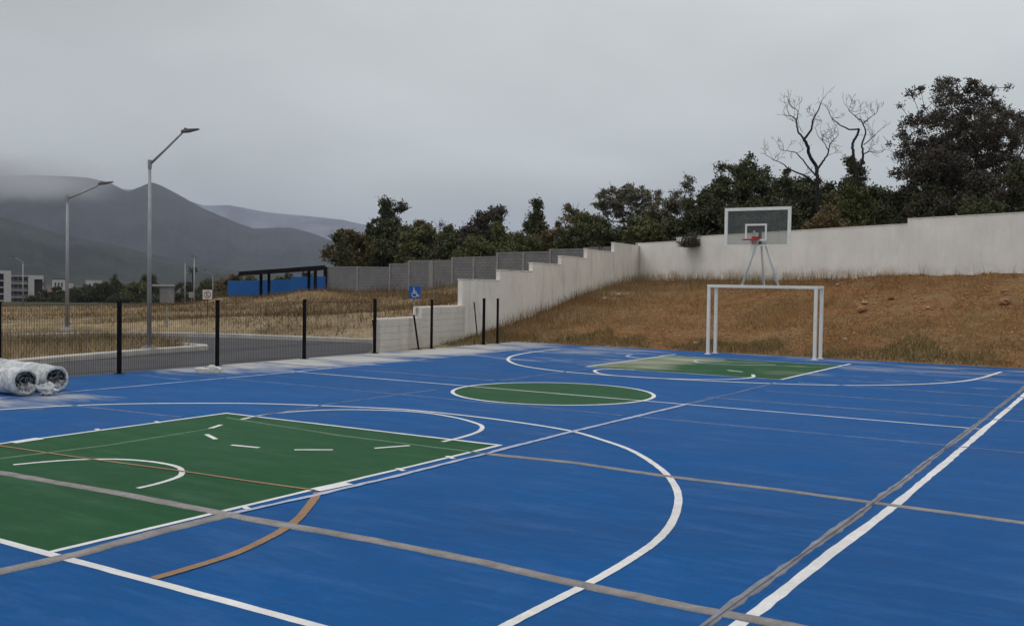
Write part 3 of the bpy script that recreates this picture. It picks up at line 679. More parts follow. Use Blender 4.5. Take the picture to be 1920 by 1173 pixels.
for p_, q_ in (((11.7, .62), (11.45, .12)), ((11.7, -.42), (11.45, -.1)), ((12.28, .18), (11.5, .02))):
    MB().tube([bl(p_[0], p_[1], 2.016), bl(q_[0], q_[1], 3.22)], .035, 10).build('leg', M['white_steel'], bs, smooth=True)
MB().box(bl(11.12, -.14, 3.17), bl(11.52, .16, 3.25)).build('support_arm', M['white_steel'], bs, bevel=.006)
MB().box(bl(11.10, -.10, 3.10), bl(11.16, -.03, 3.52)).build('bracket', M['lamp_head'], bs)
MB().box(bl(11.10, .08, 3.10), bl(11.16, .13, 3.52)).build('bracket', M['white_steel'], bs)
MB().box(bl(BX+.005, BY1+.02, BZ0+.02), bl(BX+.02, BY0-.02, BZ1-.02)).build('clear_panel', M['acrylic'], bs)
mb = MB(); e = .085
mb.box(bl(BX-.01, BY1, BZ1-e), bl(BX+.035, BY0, BZ1)); mb.box(bl(BX-.01, BY1, BZ0+.04), bl(BX+.035, BY1+e, BZ1-e-.001)); mb.box(bl(BX-.01, BY0-e, BZ0+.04), bl(BX+.035, BY0, BZ1-e-.001))
mb.box(bl(BX-.01, BY1, BZ0), bl(BX+.035, BY0, BZ0+.039)); mb.build('board_frame', M['white_steel'], bs)
mb = MB(); k = .05; y0, y1, z0, z1 = .335, -.275, BZ0+.14, BZ0+.61
mb.box(bl(BX-.006, y1, z1-k), bl(BX+.004, y0, z1)); mb.box(bl(BX-.006, y1, z0+k), bl(BX+.004, y1+k, z1-k-.001)); mb.box(bl(BX-.006, y0-k, z0+k), bl(BX+.004, y0, z1-k-.001)); mb.box(bl(BX-.006, y1, z0), bl(BX+.004, y0, z0+k-.001))
mb.build('target_square', M['white_steel'], bs)
rx, rz = BX-.15-.225, BZ0+.16
rim = MB().tube([bl(rx+.225*math.cos(a), .04+.225*math.sin(a), rz) for a in np.linspace(0, 2*math.pi, 29)], .014, 6, False).build('rim', M['red_steel'], bs, smooth=True)
mb = MB().box(bl(BX-.16, -.04, rz-.02), bl(BX-.012, .12, rz+.012)); mb.box(bl(BX-.03, -.06, rz-.10), bl(BX-.012, .14, rz+.10)); mb.build('rim_bracket', M['red_steel'], rim)
mb = MB()
for k in range(8):
    a = R(200+k*14); b = a+.12; mb.tube([bl(rx+.22*math.cos(a), .04+.22*math.sin(a), rz-.01), bl(rx+.17*math.cos(b), .04+.17*math.sin(b), rz-.16), bl(rx+.11*math.cos(a), .04+.11*math.sin(a), rz-.30-.06*(k % 3))], .007, 4)
mb.build('net', M['net'], rim)

# ------------------------------------------------------------------ street lamps
def lamp(px, d, ytop, arm, armr, label, base_y=None, head=1.0, thick=1.0):
    P = at(px, d); z0 = hz(P[0], P[1]) if base_y is None else float(at(px, d, base_y)[2])
    top = float(at(px, d, ytop)[2]); H = top-z0
    t = tag(empty('street_lamp', (P[0], P[1], z0), YAW-math.pi/2), label, 'street lamp', 'galvanised street lamps along the roads')
    MB().box((-.16, -.16, -.3), (.16, .16, .10)).build('concrete_base', M['kerb'], t, bevel=.015)
    MB().box((-.13, -.13, .121), (.13, .13, .14)).build('base_plate', M['galv'], t)
    MB().tube([(0, 0, .14), (0, 0, H*.5), (0, 0, H)], [.062*thick, .05*thick, .038*thick], 10).build('pole', M['galv'], t, smooth=True)
    MB().tube([(0, 0, H-.16), (0, 0, H+.06)], .055*thick, 8).build('pole_collar', M['galv'], t)
    s = np.sign(arm[0]); ax, az = arm; pts = [(0, 0, H-.06), (ax*.5, 0, H-.06+az*.53), (ax*.82, 0, H-.06+az*.88), (ax, 0, H+az)]
    MB().tube(pts, [.034*thick, .03*thick, .027*thick, .025*thick], 8).build('arm', M['galv'], t, smooth=True)
    L = armr*head; hx, hzz = ax, H+az
    sl = .22
    v = [(0, -.05, -.03), (0, .05, -.03), (0, .05, .04), (0, -.05, .04), (.35*L, -.12*head, -.03), (.35*L, .12*head, -.03), (.35*L, .09*head, .05), (.35*L, -.09*head, .05), (L, -.05*head, .0), (L, .05*head, .0), (L, .05*head, .03), (L, -.05*head, .03)]
    v = [(s*x+hx-s*.05, y, z+hzz+sl*x*.6) for x, y, z in v]
    f = [(0, 1, 2, 3), (8, 11, 10, 9)]
    for b in (0, 4):
        for k in range(4): f.append((b+k, b+4+k, b+4+(k+1) % 4, b+(k+1) % 4))
    MB().add(v, f).build('lamp_head', M['lamp_head'], t, bevel=.01)
    MB().box((hx+s*.12*L-.03, -.03, hzz+.05), (hx+s*.12*L+.03, .03, hzz+.10)).build('photocell', M['lamp_head'], t)
lamp(280, 25.9, 305, (.87, .80), .46, 'tallest galvanised street lamp, on a concrete footing beside the kerb corner', base_y=658)
lamp(126, 34, 370, (1.12, .46), .50, 'second tallest street lamp, standing in the field behind the mesh fence', thick=1.05)
lamp(43, 105, 490, (-.85, .45), .55, 'small street lamp with its arm pointing left, near the apartment block', thick=1.3)
lamp(347, 120, 491, (.95, .55), .55, 'small street lamp left of the distant pair beside the white square sign', thick=1.3)
lamp(364, 95, 482, (-.15, .05), .2, 'small lamp post with hardly any arm, right of the distant pair', thick=1.3)
lamp(399, 140, 516, (-.9, .7), .5, 'faint distant street lamp just behind the white square sign', thick=1.1)

# ------------------------------------------------------------------ signs
def sign_face(t, w, h, z, mat, border=None):
    MB().box((-w/2, -.012, z), (w/2, 0, z+h)).build('sign_panel', mat, t, bevel=.004)
P = at(778, 30.6); ws = tag(empty('wheelchair_sign', (P[0], P[1], 0), YAW-math.pi/2), 'square blue sign with a white wheelchair symbol on a thin pole', 'sign')
zc_ = float(at(778, 30.6, 559.5)[2]); MB().tube([(0, .02, 0), (0, .02, zc_+.36)], .016, 8).build('pole', M['galv'], ws)
sign_face(ws, .36, .385, zc_, M['sign_blue'])
mb = MB(); q = lambda u, v: (u*.36-.18, -.0155, zc_+v*.385)
def flatstroke(mb, pts, w, y=-.0155, th=.002):
    for a, b in zip(pts[:-1], pts[1:]):
        a = np.array(a); b = np.array(b); d = (b-a); L = np.hypot(*d); d = d/L; n = np.array([-d[1], d[0]])*w/2; a = a-d*w*.3; b = b+d*w*.3
        c = [a-n, b-n, b+n, a+n]; mb.add([(p[0], y, p[1]) for p in c]+[(p[0], y+th, p[1]) for p in c], [(0, 1, 2, 3), (7, 6, 5, 4), (0, 4, 5, 1), (1, 5, 6, 2), (2, 6, 7, 3), (3, 7, 4, 0)])
Q2 = lambda u, v: ((u-.5)*.36, zc_+v*.385)
flatstroke(mb, [Q2(.42, .72), Q2(.44, .42), Q2(.66, .42), Q2(.76, .2), Q2(.86, .23)], .03)
flatstroke(mb, [Q2(.43, .58), Q2(.62, .58)], .024, -.0157)
ca = [(.47+.22*math.cos(a), .32+.2*math.sin(a)) for a in np.linspace(R(115), R(375), 16)]
flatstroke(mb, [Q2(*c) for c in ca], .024, -.0159)
mb.add([(Q2(.42+.055*math.cos(a), .83+.055*math.sin(a))[0], -.0155, Q2(.42+.055*math.cos(a), .83+.055*math.sin(a))[1]) for a in np.linspace(0, 2*math.pi, 14)[:-1]], [tuple(range(13))])
mb.build('wheelchair_symbol', M['sign_white'], ws)
P = at(389, 38); z_ = hz(P[0], P[1]); ps = tag(empty('road_sign', (P[0], P[1], z_), YAW-math.pi/2), 'small white square sign with a dull red ring and letter, on a rusty pole', 'sign')
za = float(at(389, 38, 561)[2])-z_; MB().tube([(0, .02, 0), (0, .02, za+.3)], .022, 8).build('pole', simple('rusty_pole', (.10, .06, .04), .8), ps)
sign_face(ps, .36, .36, za, M['sign_white'])
mb = MB(); flatstroke(mb, [(.125*math.cos(a), za+.18+.125*math.sin(a)) for a in np.linspace(0, 2*math.pi, 22)], .028)
flatstroke(mb, [(-.08, za+.26), (.08, za+.10)], .022, -.0157); mb.build('ring_symbol', M['sign_red'], ps)
mb = MB(); flatstroke(mb, [(.04, za+.25), (-.035, za+.25), (-.035, za+.11), (.04, za+.11)], .022, -.0151); flatstroke(mb, [(-.035, za+.18), (.03, za+.18)], .02, -.0149); mb.build('letter_e', M['lamp_head'], ps)
P = at(359, 70); z_ = hz(P[0], P[1]); gs = tag(empty('road_sign', (P[0], P[1], z_), YAW-math.pi/2), 'small plain grey square sign beyond the lamp posts', 'sign')
za = float(at(359, 70, 558)[2])-z_; MB().tube([(0, .02, -.2), (0, .02, za+.3)], .02, 6).build('pole', M['galv'], gs); sign_face(gs, .36, .40, za, M['concrete'])
P = at(313, 35); z_ = hz(P[0], P[1]); gp = tag(empty('marker_post', (P[0], P[1], z_)), 'short thin grey post in the weeds right of the tallest lamp', 'post')
MB().tube([(0, 0, -.1), (0, 0, float(at(313, 35, 575)[2])-z_)], .035, 6).build('shaft', M['galv'], gp)

# ------------------------------------------------------------------ wrapped pipes and block
def pipe(px, py, depth, L, az, rad, label):
    P = at(px, depth, py); P[2] = rad+.004
    t = tag(empty('wrapped_pipe', (P[0], P[1], P[2]), az), label, 'pipe', 'plastic wrapped rolls lying on the court')
    n = 36; V = []; F = []
    prof = [(0, rad*.80), (0.0, rad*.9), (.01, rad*.98)]+[(x, rad*(1+random.uniform(-.02, .035))) for x in np.linspace(.12, L, 26)]
    for i, (x, r_) in enumerate(prof):
        for k in range(n):
            a = 2*math.pi*k/n; rr = r_*(1+(.025*math.sin(5*a+i*.9)+.02*math.sin(9*a-i*1.7) if i > 2 else .03*math.sin(4*a+px)))
            zz_ = rr*math.sin(a); V.append((x, rr*math.cos(a), max(zz_, -rad)))
    for i in range(len(prof)-1):
        for k in range(n): F.append((i*n+k, i*n+(k+1) % n, (i+1)*n+(k+1) % n, (i+1)*n+k))
    mb = MB(); mb.v = V; mb.f = F; mb.build('wrapping', M['plastic_wrap'], t, smooth=True)
    mb = MB(); rings = []
    for i, x in enumerate(np.linspace(.03, L-.05, 46)): rings.append((x, rad*(.76 if i % 2 else .68)))
    V = [(x, r_*math.cos(2*math.pi*k/24), r_*math.sin(2*math.pi*k/24)) for x, r_ in rings for k in range(24)]
    mb.v = V; mb.f = [(i*24+k, (i+1)*24+k, (i+1)*24+(k+1) % 24, i*24+(k+1) % 24) for i in range(len(rings)-1) for k in range(24)]; mb.build('corrugated_bore', M['black_pipe'], t, smooth=True)
    mb = MB(); mb.tube([(.01+.02*math.sin(3*a), rad*.78*math.cos(a), rad*.78*math.sin(a)) for a in np.linspace(0, 2*math.pi, 30)], rad*.07, 6, False); mb.build('end_ring', M['clear_wrap'], t, smooth=True)
    mb = MB(); mb.add([(.05+.03*math.sin(5*2*math.pi*k/20), rad*.79*math.cos(2*math.pi*k/20), rad*.79*math.sin(2*math.pi*k/20)) for k in range(20)]+[(.16, 0, 0)], [(k, (k+1) % 20, 20) for k in range(20)]); mb.build('film_cap', M['film_cap'], t, smooth=True)
    mb = MB()    # crumpled film hanging over the mouth
    for k in range(5):
        a = R(200+k*22+random.uniform(-8, 8)); b = a+R(26); r1, r2 = rad*.35, rad*.86
        mb.add([(-.03-random.uniform(0, .05), r2*math.cos(a), r2*math.sin(a)), (-.02, r2*math.cos(b), r2*math.sin(b)), (.0, r1*math.cos(b+.2), r1*math.sin(b+.2)), (.06, r1*.8*math.cos(a), r1*.8*math.sin(a))], [(0, 1, 2, 3)])
    mb.build('loose_film', M['clear_wrap'], t, smooth=True)
    return t
AZ = YAW+R(52)
pipe(48, 712.5, 16.3, 4.2, AZ, .232, 'plastic wrapped black pipe roll, the nearer of the two, at the left frame edge')
pipe(106, 707, 16.9, 4.4, AZ, .226, 'plastic wrapped black pipe roll, right and behind its twin, with a torn clear mouth')
P = back(88, 741); t = MB()
NV = 60; u_ = RNG.normal(size=(NV, 3)); u_ /= np.linalg.norm(u_, axis=1)[:, None]
def lump(name, P, sx_, sy_, sz_, mat, rough=.18, rz=0, seed=1, n=(14, 9)):
    rg = np.random.default_rng(seed); V = []; F = []
    a_n, b_n = n
    for j in range(b_n+1):
        ph = math.pi*j/b_n
        for i in range(a_n):
            th = 2*math.pi*i/a_n; k = 1+rg.normal(0, rough)*(0 < j < b_n); V.append((sx_*math.sin(ph)*math.cos(th)*k, sy_*math.sin(ph)*math.sin(th)*k, max(0, sz_*(1+math.cos(ph)*k))*.5))
    for j in range(b_n):
        for i in range(a_n): F.append((j*a_n+i, (j+1)*a_n+i, (j+1)*a_n+(i+1) % a_n, j*a_n+(i+1) % a_n))
    mb = MB(); mb.v = V; mb.f = F; o = mb.build(name, mat); o.location = P; o.rotation_euler = (0, 0, rz); return o
tag(lump('plastic_scrap', (P[0], P[1], .002), .14, .12, .2, M['plastic_wrap'], .2, seed=4), 'crumpled scrap of white plastic film lying between the two wrapped rolls', 'plastic scrap')
P = back(392, 699); sl_ = tag(empty('foam_slab', (P[0], P[1], 0), YAW-math.pi/2+R(6)), 'dirty white foam slab lying on the court by a fence post', 'foam slab')
mb = MB(); nxs = 12
for i in range(nxs+1):
    x = -.265+.53*i/nxs; w_ = .09+random.uniform(-.01, .012); h_ = .10+random.uniform(-.012, .03)*(1 if i > 3 else .5)
    mb.v += [(x, -w_, 0.002), (x, w_, 0.002), (x, w_, h_), (x, -w_, h_)]
for i in range(nxs):
    for k in range(4): mb.f.append((i*4+k, (i+1)*4+k, (i+1)*4+(k+1) % 4, i*4+(k+1) % 4))
mb.f += [(0, 1, 2, 3)[::-1], tuple(nxs*4+k for k in range(4))]; mb.build('slab_body', M['foam'], sl_, bevel=.012)
lm_ = lump('torn_lump', (.06, 0, .10), .08, .06, .07, M['foam'], .15, seed=9); lm_.parent = sl_

# ------------------------------------------------------------------ carport and blue wall
P = at(520, 68); bwz = .2
b0 = at(428, 70)[:2]; b1_ = at(546, 68.5)[:2]; b2_ = at(609, 67)[:2]
bwl = tag(empty('blue_wall', (b0[0], b0[1], 0)), 'bright blue painted wall behind the dark roofed shelter', 'wall')
panel('wall_section', b0-b0, b1_-b0, .15, -1, -1, float(at(440, 70, 527)[2]), float(at(546, 68.5, 524)[2]), M['blue_wall'], bwl)
panel('wall_section', b1_-b0+(.01, 0), b2_-b0, .15, -1, -1, float(at(546, 68.5, 519)[2]), float(at(609, 67, 518)[2]), M['blue_wall'], bwl)
sh = tag(empty('shelter', tuple(at(520, 61)[:2])+(0,)), 'open shelter with a long dark flat roof on slim black posts', 'shelter')
so = np.array([*at(520, 61)[:2], 0])
for px, d, yb, yt in ((489, 62, 562, 513), (504, 65, 560, 512), (579, 61, 549, 505), (591, 57.5, 549, 504)):
    P = at(px, d, yb)-so; Q = at(px, d, yt)-so
    MB().box((P[0]-.065, P[1]-.065, P[2]-.2), (P[0]+.065, P[1]+.065, Q[2])).build('post', M['black_steel'], sh)
def quadslab(pts, th, name, mat, par):
    t = [tuple(p) for p in pts]; b = [(p[0], p[1], p[2]-th) for p in t]
    return MB().add(t+b, [(0, 1, 2, 3), (7, 6, 5, 4), (0, 4, 5, 1), (1, 5, 6, 2), (2, 6, 7, 3), (3, 7, 4, 0)]).build(name, mat, par)
A = at(448, 62.5, 509)-so; B = at(610, 56.5, 497)-so; C_ = at(598, 62.5, 500)-so; D_ = at(458, 68, 510)-so
quadslab([A, B, C_, D_], .07, 'roof', M['dark_roof'], sh)
quadslab([A+(0, 0, -.072), B+(0, 0, -.072), B+(.06, .1, -.072), A+(.06, .1, -.072)], .2, 'front_beam', M['dark_roof'], sh)
quadslab([D_+(0, 0, -.072), C_+(0, 0, -.072), C_+(-.06, -.1, -.072), D_+(-.06, -.1, -.072)], .16, 'rear_beam', M['dark_roof'], sh)

# ------------------------------------------------------------------ far buildings
def frame_at(name, px, d, label, cat, group=None, z=None):
    P = at(px, d); z = hz(P[0], P[1]) if z is None else z
    t = tag(empty(name, (P[0], P[1], z), YAW-math.pi/2+math.atan((960-px)/FPX)), label, cat, group); return t, z, d/FPX*math.cos(math.atan((960-px)/FPX))**-1
M['bld_white'] = simple('white_render', (.48, .47, .455), .9, bump=0); M['bld_grey'] = simple('grey_render', (.16, .155, .15), .9, bump=0)
M['bld_dark'] = simple('dark_building_tone', (.035, .03, .04), .8, bump=0); M['pane'] = simple('dark_window_glass', (.02, .022, .026), .2, spec=.6, bump=0)  # one dark tone shared by recessed wall, loggias and window surrounds
M['bld_orange'] = simple('terracotta_render', (.26, .10, .06), .9, bump=0); M['bld_tile'] = simple('brown_roof_tiles', (.10, .065, .05), .9, bump=0)
t, z, s = frame_at('apartment_building', 33, 300, 'grey apartment block with a tall white L-shaped frame at its right end', 'apartment building')
def yz(py, px=33): return float(at(px, 300, py)[2])-z
def xm(px): return (px-33)*s
MB().box((xm(19), 0, -1), (xm(48.6), 12, yz(518))).build('wall', M['bld_grey'], t)
MB().box((xm(19), -.3, yz(518)+.01), (xm(48.6), 12, yz(516.2))).build('parapet', M['bld_white'], t)
MB().box((xm(58.6), 1.0, -1), (xm(71), 12, yz(522.5))).build('recessed_wall', M['bld_dark'], t)
MB().box((xm(49), -.6, -1), (xm(58.2), 12, yz(523))).build('frame_upright', M['bld_white'], t)
MB().box((xm(49), -.6, yz(522.9)), (xm(72), 12, yz(515.5))).build('frame_top', M['bld_white'], t)
for k in range(4):
    for a, b in ((21, 26), (27.5, 33), (34.5, 40), (42, 47.5)):
        w = MB().box((xm(a), -.06, yz(526+k*13)), (xm(b), .02, yz(519.5+k*13))).build('window', M['bld_dark'], t)
        MB().box((xm(a)+.08, -.08, yz(526+k*13)+.08), (xm(b)-.08, -.065, yz(519.5+k*13)-.08)).build('pane', M['pane'], w)
    MB().box((xm(20), -.45, yz(532+k*13)), (xm(48), -.02, yz(530.6+k*13))).build('balcony_ledge', M['bld_white'], t)
t, z, s = frame_at('apartment_building', 4, 280, 'apartment block cut by the left frame edge, with a white frame and dark loggias', 'apartment building')
def yz(py): return float(at(4, 280, py)[2])-z
def xm(px): return (px-4)*s
MB().box((xm(-60), 1, -1), (xm(6.3), 12, yz(510))).build('wall', M['bld_dark'], t)
MB().box((xm(6.4), -.5, -1), (xm(17.5), 12, yz(507))).build('frame_upright', M['bld_white'], t)
MB().box((xm(-60), -.5, yz(513)), (xm(6.3), 1, yz(507))).build('frame_top', M['bld_white'], t)
for k in range(4): MB().box((xm(-60), -.3, yz(527+k*12.5)), (xm(6.3), .99, yz(525+k*12.5))).build('balcony_ledge', M['bld_white'], t)
t, z, s = frame_at('apartment_building', 78, 330, 'slim grey block with a column of white balconies right of the L-shaped frame', 'apartment building')
def yz(py): return float(at(78, 330, py)[2])-z
MB().box((-1.2, 0, -1), (1.2, 9, yz(521))).build('wall', M['bld_grey'], t)
for y_ in (526, 540, 553, 566): MB().box((-.4, -.7, yz(y_+3)), (.6, -.01, yz(y_-3))).build('balcony', M['bld_white'], t)
def house(px, d, wpx, ytop, label, wm_, rm, gable=True, dp=9, group=None):
    t, z, s = frame_at('house', px, d, label, 'house', group); w = wpx*s/2; H = max(float(at(px, d, ytop)[2])-z, 2.5)
    MB().box((-w, 0, -1), (w, dp, H*.82)).build('wall', wm_, t)
    if gable: MB().add([(-w-.3, -.3, H*.82), (w+.3, -.3, H*.82), (w+.3, dp+.3, H*.82), (-w-.3, dp+.3, H*.82), (-w-.3, dp/2, H), (w+.3, dp/2, H)], [(0, 1, 5, 4), (2, 3, 4, 5), (0, 4, 3), (1, 2, 5), (3, 2, 1, 0)]).build('roof', rm, t)
    else: MB().box((-w-.15, -.15, H*.821), (w+.15, dp+.15, H*.9)).build('roof', rm, t)
    for k in (-.5, .0, .5):
        f = MB().box((w*k-.55, -.05, H*.35), (w*k+.55, .01, H*.62)).build('window', M['bld_dark'], t)
        MB().box((w*k-.45, -.07, H*.38), (w*k+.45, -.055, H*.59)).build('pane', M['pane'], f)
house(101, 260, 16, 541, 'terracotta coloured house left of the second lamp', M['bld_orange'], M['bld_tile'])
house(118, 290, 24, 552, 'low house with a long white eave behind the second lamp', M['bld_grey'], M['bld_white'], False)
house(110, 700, 20, 519, 'white house group on the rise left of the second lamp', M['bld_white'], M['bld_tile'], False, group=None)
house(176, 720, 26, 521.5, 'long white building seen above the dark tree row', M['bld_white'], M['concrete'], False)
house(133, 500, 7, 529, 'tiny white house right beside the second lamp pole', M['bld_white'], M['bld_white'], False)
house(203, 260, 18, 556, 'pale low shed among the dark trees left of the fence post', M['concrete'], M['bld_grey'])
t, z, s = frame_at('concrete_store', 309, 190, 'grey concrete store with a flat overhanging slab, right of the tallest lamp', 'store building')
def yz(py): return float(at(309, 190, py)[2])-z
MB().box((-.9, 0, -1), (1.75, 4, yz(537))).build('wall', M['concrete'], t)
MB().box((-2.3, -.4, yz(536.9)), (1.8, 4, yz(533.5))).build('roof_slab', simple('pale_slab', (.36, .35, .33), .9), t)
MB().box((-.95, -.03, -1), (-.8, .2, yz(537.2))).build('column', M['bld_grey'], t)
MB().box((.05, -.04, -.2), (.12, -.001, yz(539))).build('wall_joint', M['bld_grey'], t)
for i, (px, py, w) in enumerate(((300, 493, 22), (150, 470, 14), (178, 503, 16), (250, 508, 14), (402, 458, 14), (80, 560, 1))[:5]):
    pass

# ------------------------------------------------------------------ vegetation
def leafcloud(C, RAD, n, size, rg, flat=.9):
    C = np.asarray(C, float); RAD = np.asarray(RAD, float); w = RAD**2; w /= w.sum(); k = rg.choice(len(C), n, p=w)
    d = rg.normal(size=(n, 3)); d /= np.linalg.norm(d, axis=1)[:, None]; P = C[k]+rg.normal(0, .48, (n, 3))*RAD[k][:, None]*np.array([1, 1, flat])
    a = rg.normal(size=(n, 3)); a /= np.linalg.norm(a, axis=1)[:, None]; b = np.cross(a, rg.normal(size=(n, 3))); b /= np.linalg.norm(b, axis=1)[:, None]+1e-9
    s = size*rg.uniform(.55, 1.35, n)[:, None]; a = a*s; b = b*s*.42
    V = np.stack([P-a, P+b, P+a, P-b], 1).reshape(-1, 3); F = np.arange(4*n).reshape(n, 4); return V, F
def grow(mb, p, d, L, r_, lvl, rg, tips, spread=.6, wig=.25, up=.1, nseg=4, kids=(2, 3), shrink=.72, minr=.008):
    pts = [p.copy()]; rs = [r_]
    for i in range(nseg):
        d = d+rg.normal(0, wig, 3)*.6+np.array([0, 0, up]); d /= np.linalg.norm(d); p = p+d*L/nseg; pts.append(p.copy()); rs.append(max(minr, r_*(1-.45*(i+1)/nseg)))
    mb.tube(pts, rs, 6 if r_ > .03 else 4, False)
    if lvl <= 0: tips.append(p); tips.append(pts[len(pts)//2]); return
    for k in range(int(rg.integers(kids[0], kids[1]+1))):
        j = int(rg.integers(max(1, nseg-2), nseg+1)) if k else nseg
        v = rg.normal(0, 1, 3); v -= d*np.dot(v, d); v /= np.linalg.norm(v)+1e-9; nd = d+v*spread*rg.uniform(.6, 1.3); nd /= np.linalg.norm(nd)
        grow(mb, pts[j], nd, L*shrink*rg.uniform(.75, 1.15), rs[j]*.75, lvl-1, rg, tips, spread, wig, up, nseg, kids, shrink, minr)
TREEGRP = 'trees and bushes growing behind the walls'
def plant(name, px, d, ytop, wpx, label, leaf, n, size, seed, env, ntip, clr, trunk_h, cat, bark, group, zb, cz=.85, dp=1.0, tw=1.0, part=('trunk', 'crown')):
    rg = np.random.default_rng(seed); P = at(px, d); z0 = (hz(P[0], P[1]) if zb is None else zb)-.12
    H = float(at(px, d, ytop)[2])-z0; Wd = wpx*d/FPX*1.16
    E = np.array(env, float); vol = E[:, 2]*E[:, 2]*E[:, 3]+.004; k = rg.choice(len(E), ntip, p=vol/vol.sum())
    v = rg.normal(size=(ntip, 3)); v /= np.linalg.norm(v, axis=1)[:, None]; q = rg.uniform(0, 1, ntip)**.42*rg.uniform(.8, 1.1, ntip)
    yo = rg.uniform(-.25, .25, len(E))
    T = np.column_stack([(E[k, 0]+v[:, 0]*E[k, 2]*q)*Wd, (yo[k]*E[k, 2]*2+v[:, 1]*E[k, 2]*q)*Wd*dp, (E[k, 1]+v[:, 2]*E[k, 3]*q)*H])
    T[:, 2] = np.clip(T[:, 2], .08*H*rg.uniform(.3, 1, ntip), None); hi = T[:, 2].max(); T[:, 2] *= (H-clr*.6)/hi
    T = T[np.argsort(np.linalg.norm(T-[0, 0, trunk_h*H], axis=1))]
    nodes = [np.zeros(3)]; par = [-1]
    nt_ = 5
    for i in range(nt_): nodes.append(np.array([rg.normal(0, .012)*H, rg.normal(0, .012)*H, trunk_h*H*(i+1)/nt_])); par.append(i)
    for t in T:
        N = np.array(nodes[1:]); dl = t-N; dist = np.linalg.norm(dl, axis=1)+np.maximum(0, -dl[:, 2])*1.3; j = int(np.argmin(dist))+1
        a = nodes[j]; L = np.linalg.norm(t-a); m_ = max(1, min(4, int(L/(.09*H+.05)))); pj = j
        sag = rg.normal(0, .10, 3)*L; sag[2] = abs(sag[2])*.6
        for i in range(1, m_+1):
            u = i/m_; p = a+(t-a)*u+sag*math.sin(math.pi*u*.95)+(rg.normal(0, .035, 3)*L if i < m_ else 0); nodes.append(p); par.append(pj); pj = len(nodes)-1
    n_ = len(nodes); w = np.zeros(n_); kids = [0]*n_
    for i in range(1, n_): kids[par[i]] += 1
    for i in range(n_-1, 0, -1):
        if kids[i] == 0: w[i] += 1
        w[par[i]] += w[i]
    rad = np.maximum(.005*H**.5*.6, (.0105*H**.7)*tw*np.sqrt(w)*.28); rad = np.minimum(rad, (.024*H+.01)*tw)
    mb = MB()
    for i in range(1, n_):
        j = par[i]; mb.tube([nodes[j], nodes[i]], [max(rad[i], rad[j]*.72) if j else rad[i]*1.35, rad[i]], 5 if rad[i] > .03 else 3, False)
    for i in range(n_-1, nt_, -1):          # fine bare twigs poking out of the leaves
        if kids[i] == 0 and rg.uniform() < .55:
            d_ = nodes[i]-nodes[par[i]]; d_ = d_/(np.linalg.norm(d_)+1e-6)+rg.normal(0, .45, 3)+np.array([0, 0, .3]); mb.tube([nodes[i], nodes[i]+d_*clr*rg.uniform(.7, 1.5)], [.009+.0002*d, .004+.0001*d], 3, False)
    t = tag(empty(name, (P[0], P[1], z0)), label, cat, group); mb.build(part[0], M[bark], t, smooth=True)
    if n:
        ND = np.array(nodes); leafy = np.array([i for i in range(n_) if kids[i] == 0 or (w[i] <= 3 and i > nt_)]); Cc = ND[leafy]
        RAD = clr*rg.uniform(.5, 1.35, len(Cc)); V, F = leafcloud(Cc, RAD, int(n*1.55), size*.76, rg, cz); V[:, 2] = np.maximum(V[:, 2], .03)
        if cat != 'creeper':          # leaves stay on their own side of the walls
            Wp = V[::4, :2]+P[:2]; zw = V[::4, 2]+z0; n2_ = np.array([d2[1], -d2[0]]); n1_ = np.array([d1[1], -d1[0]]); ng = np.array([dg[1], -dg[0]])
            bad = (((Wp-W1_1)@n2_ > -.3) & (zw < 4.7) & (px > 1190) & (d < 64)) | (((Wp-gw0)@ng > -.25) & (d > 57) & (zw < 4.2) & (px < 1190) & (d < 100) & (((Wp-gw0)@dg) > 0))
            keep = np.repeat(~bad, 4); V = V[keep]; F = np.arange(len(V)).reshape(-1, 4)
        npmesh(part[1], V, F, M[leaf], t)
    return t
def lobes(seed, n, base):
    rg = np.random.default_rng(seed+900); e = list(base)
    for _ in range(n):
        a = rg.uniform(-.36, .36); h = rg.uniform(.38, .9)*(1-.9*abs(a)**1.5); e.append((a, h, rg.uniform(.09, .17), rg.uniform(.06, .12)))
    return e
def tree(name, px, d, ytop, wpx, label, leaf, n, size, seed, ntip=170, clr=.33, env=None, trunk_h=.22, cat='tree', bark='bark_dark', zb=None, group=TREEGRP, cz=.8, tw=1.0, **k):
    env = env or lobes(seed, 7, [(0, .62, .34, .26), (0, .88, .12, .10)])
    return plant(name, px, d, ytop, wpx, label, leaf, n, size, seed, env, ntip, clr, trunk_h, cat, bark, group, zb, cz, 1.0, tw)
def bush(name, px, d, ytop, wpx, label, leaf, n, size, seed, zb=None, cat='bush', group=TREEGRP, lumpy=9, dp=.8, ntip=None, clr=None, env=None):
    env = env or lobes(seed, lumpy, [(0, .46, .42, .44), (-.22, .34, .25, .3), (.22, .34, .25, .3)])
    clr = clr or .30*(d/50)**.5; return plant(name, px, d, ytop, wpx*1.32, label, leaf, int(n*1.7), size, seed, env, ntip or (130 if n > 3000 else 60), clr, .12, cat, 'bark_dark', group, zb, .9, dp, .7, ('stems', 'foliage'))
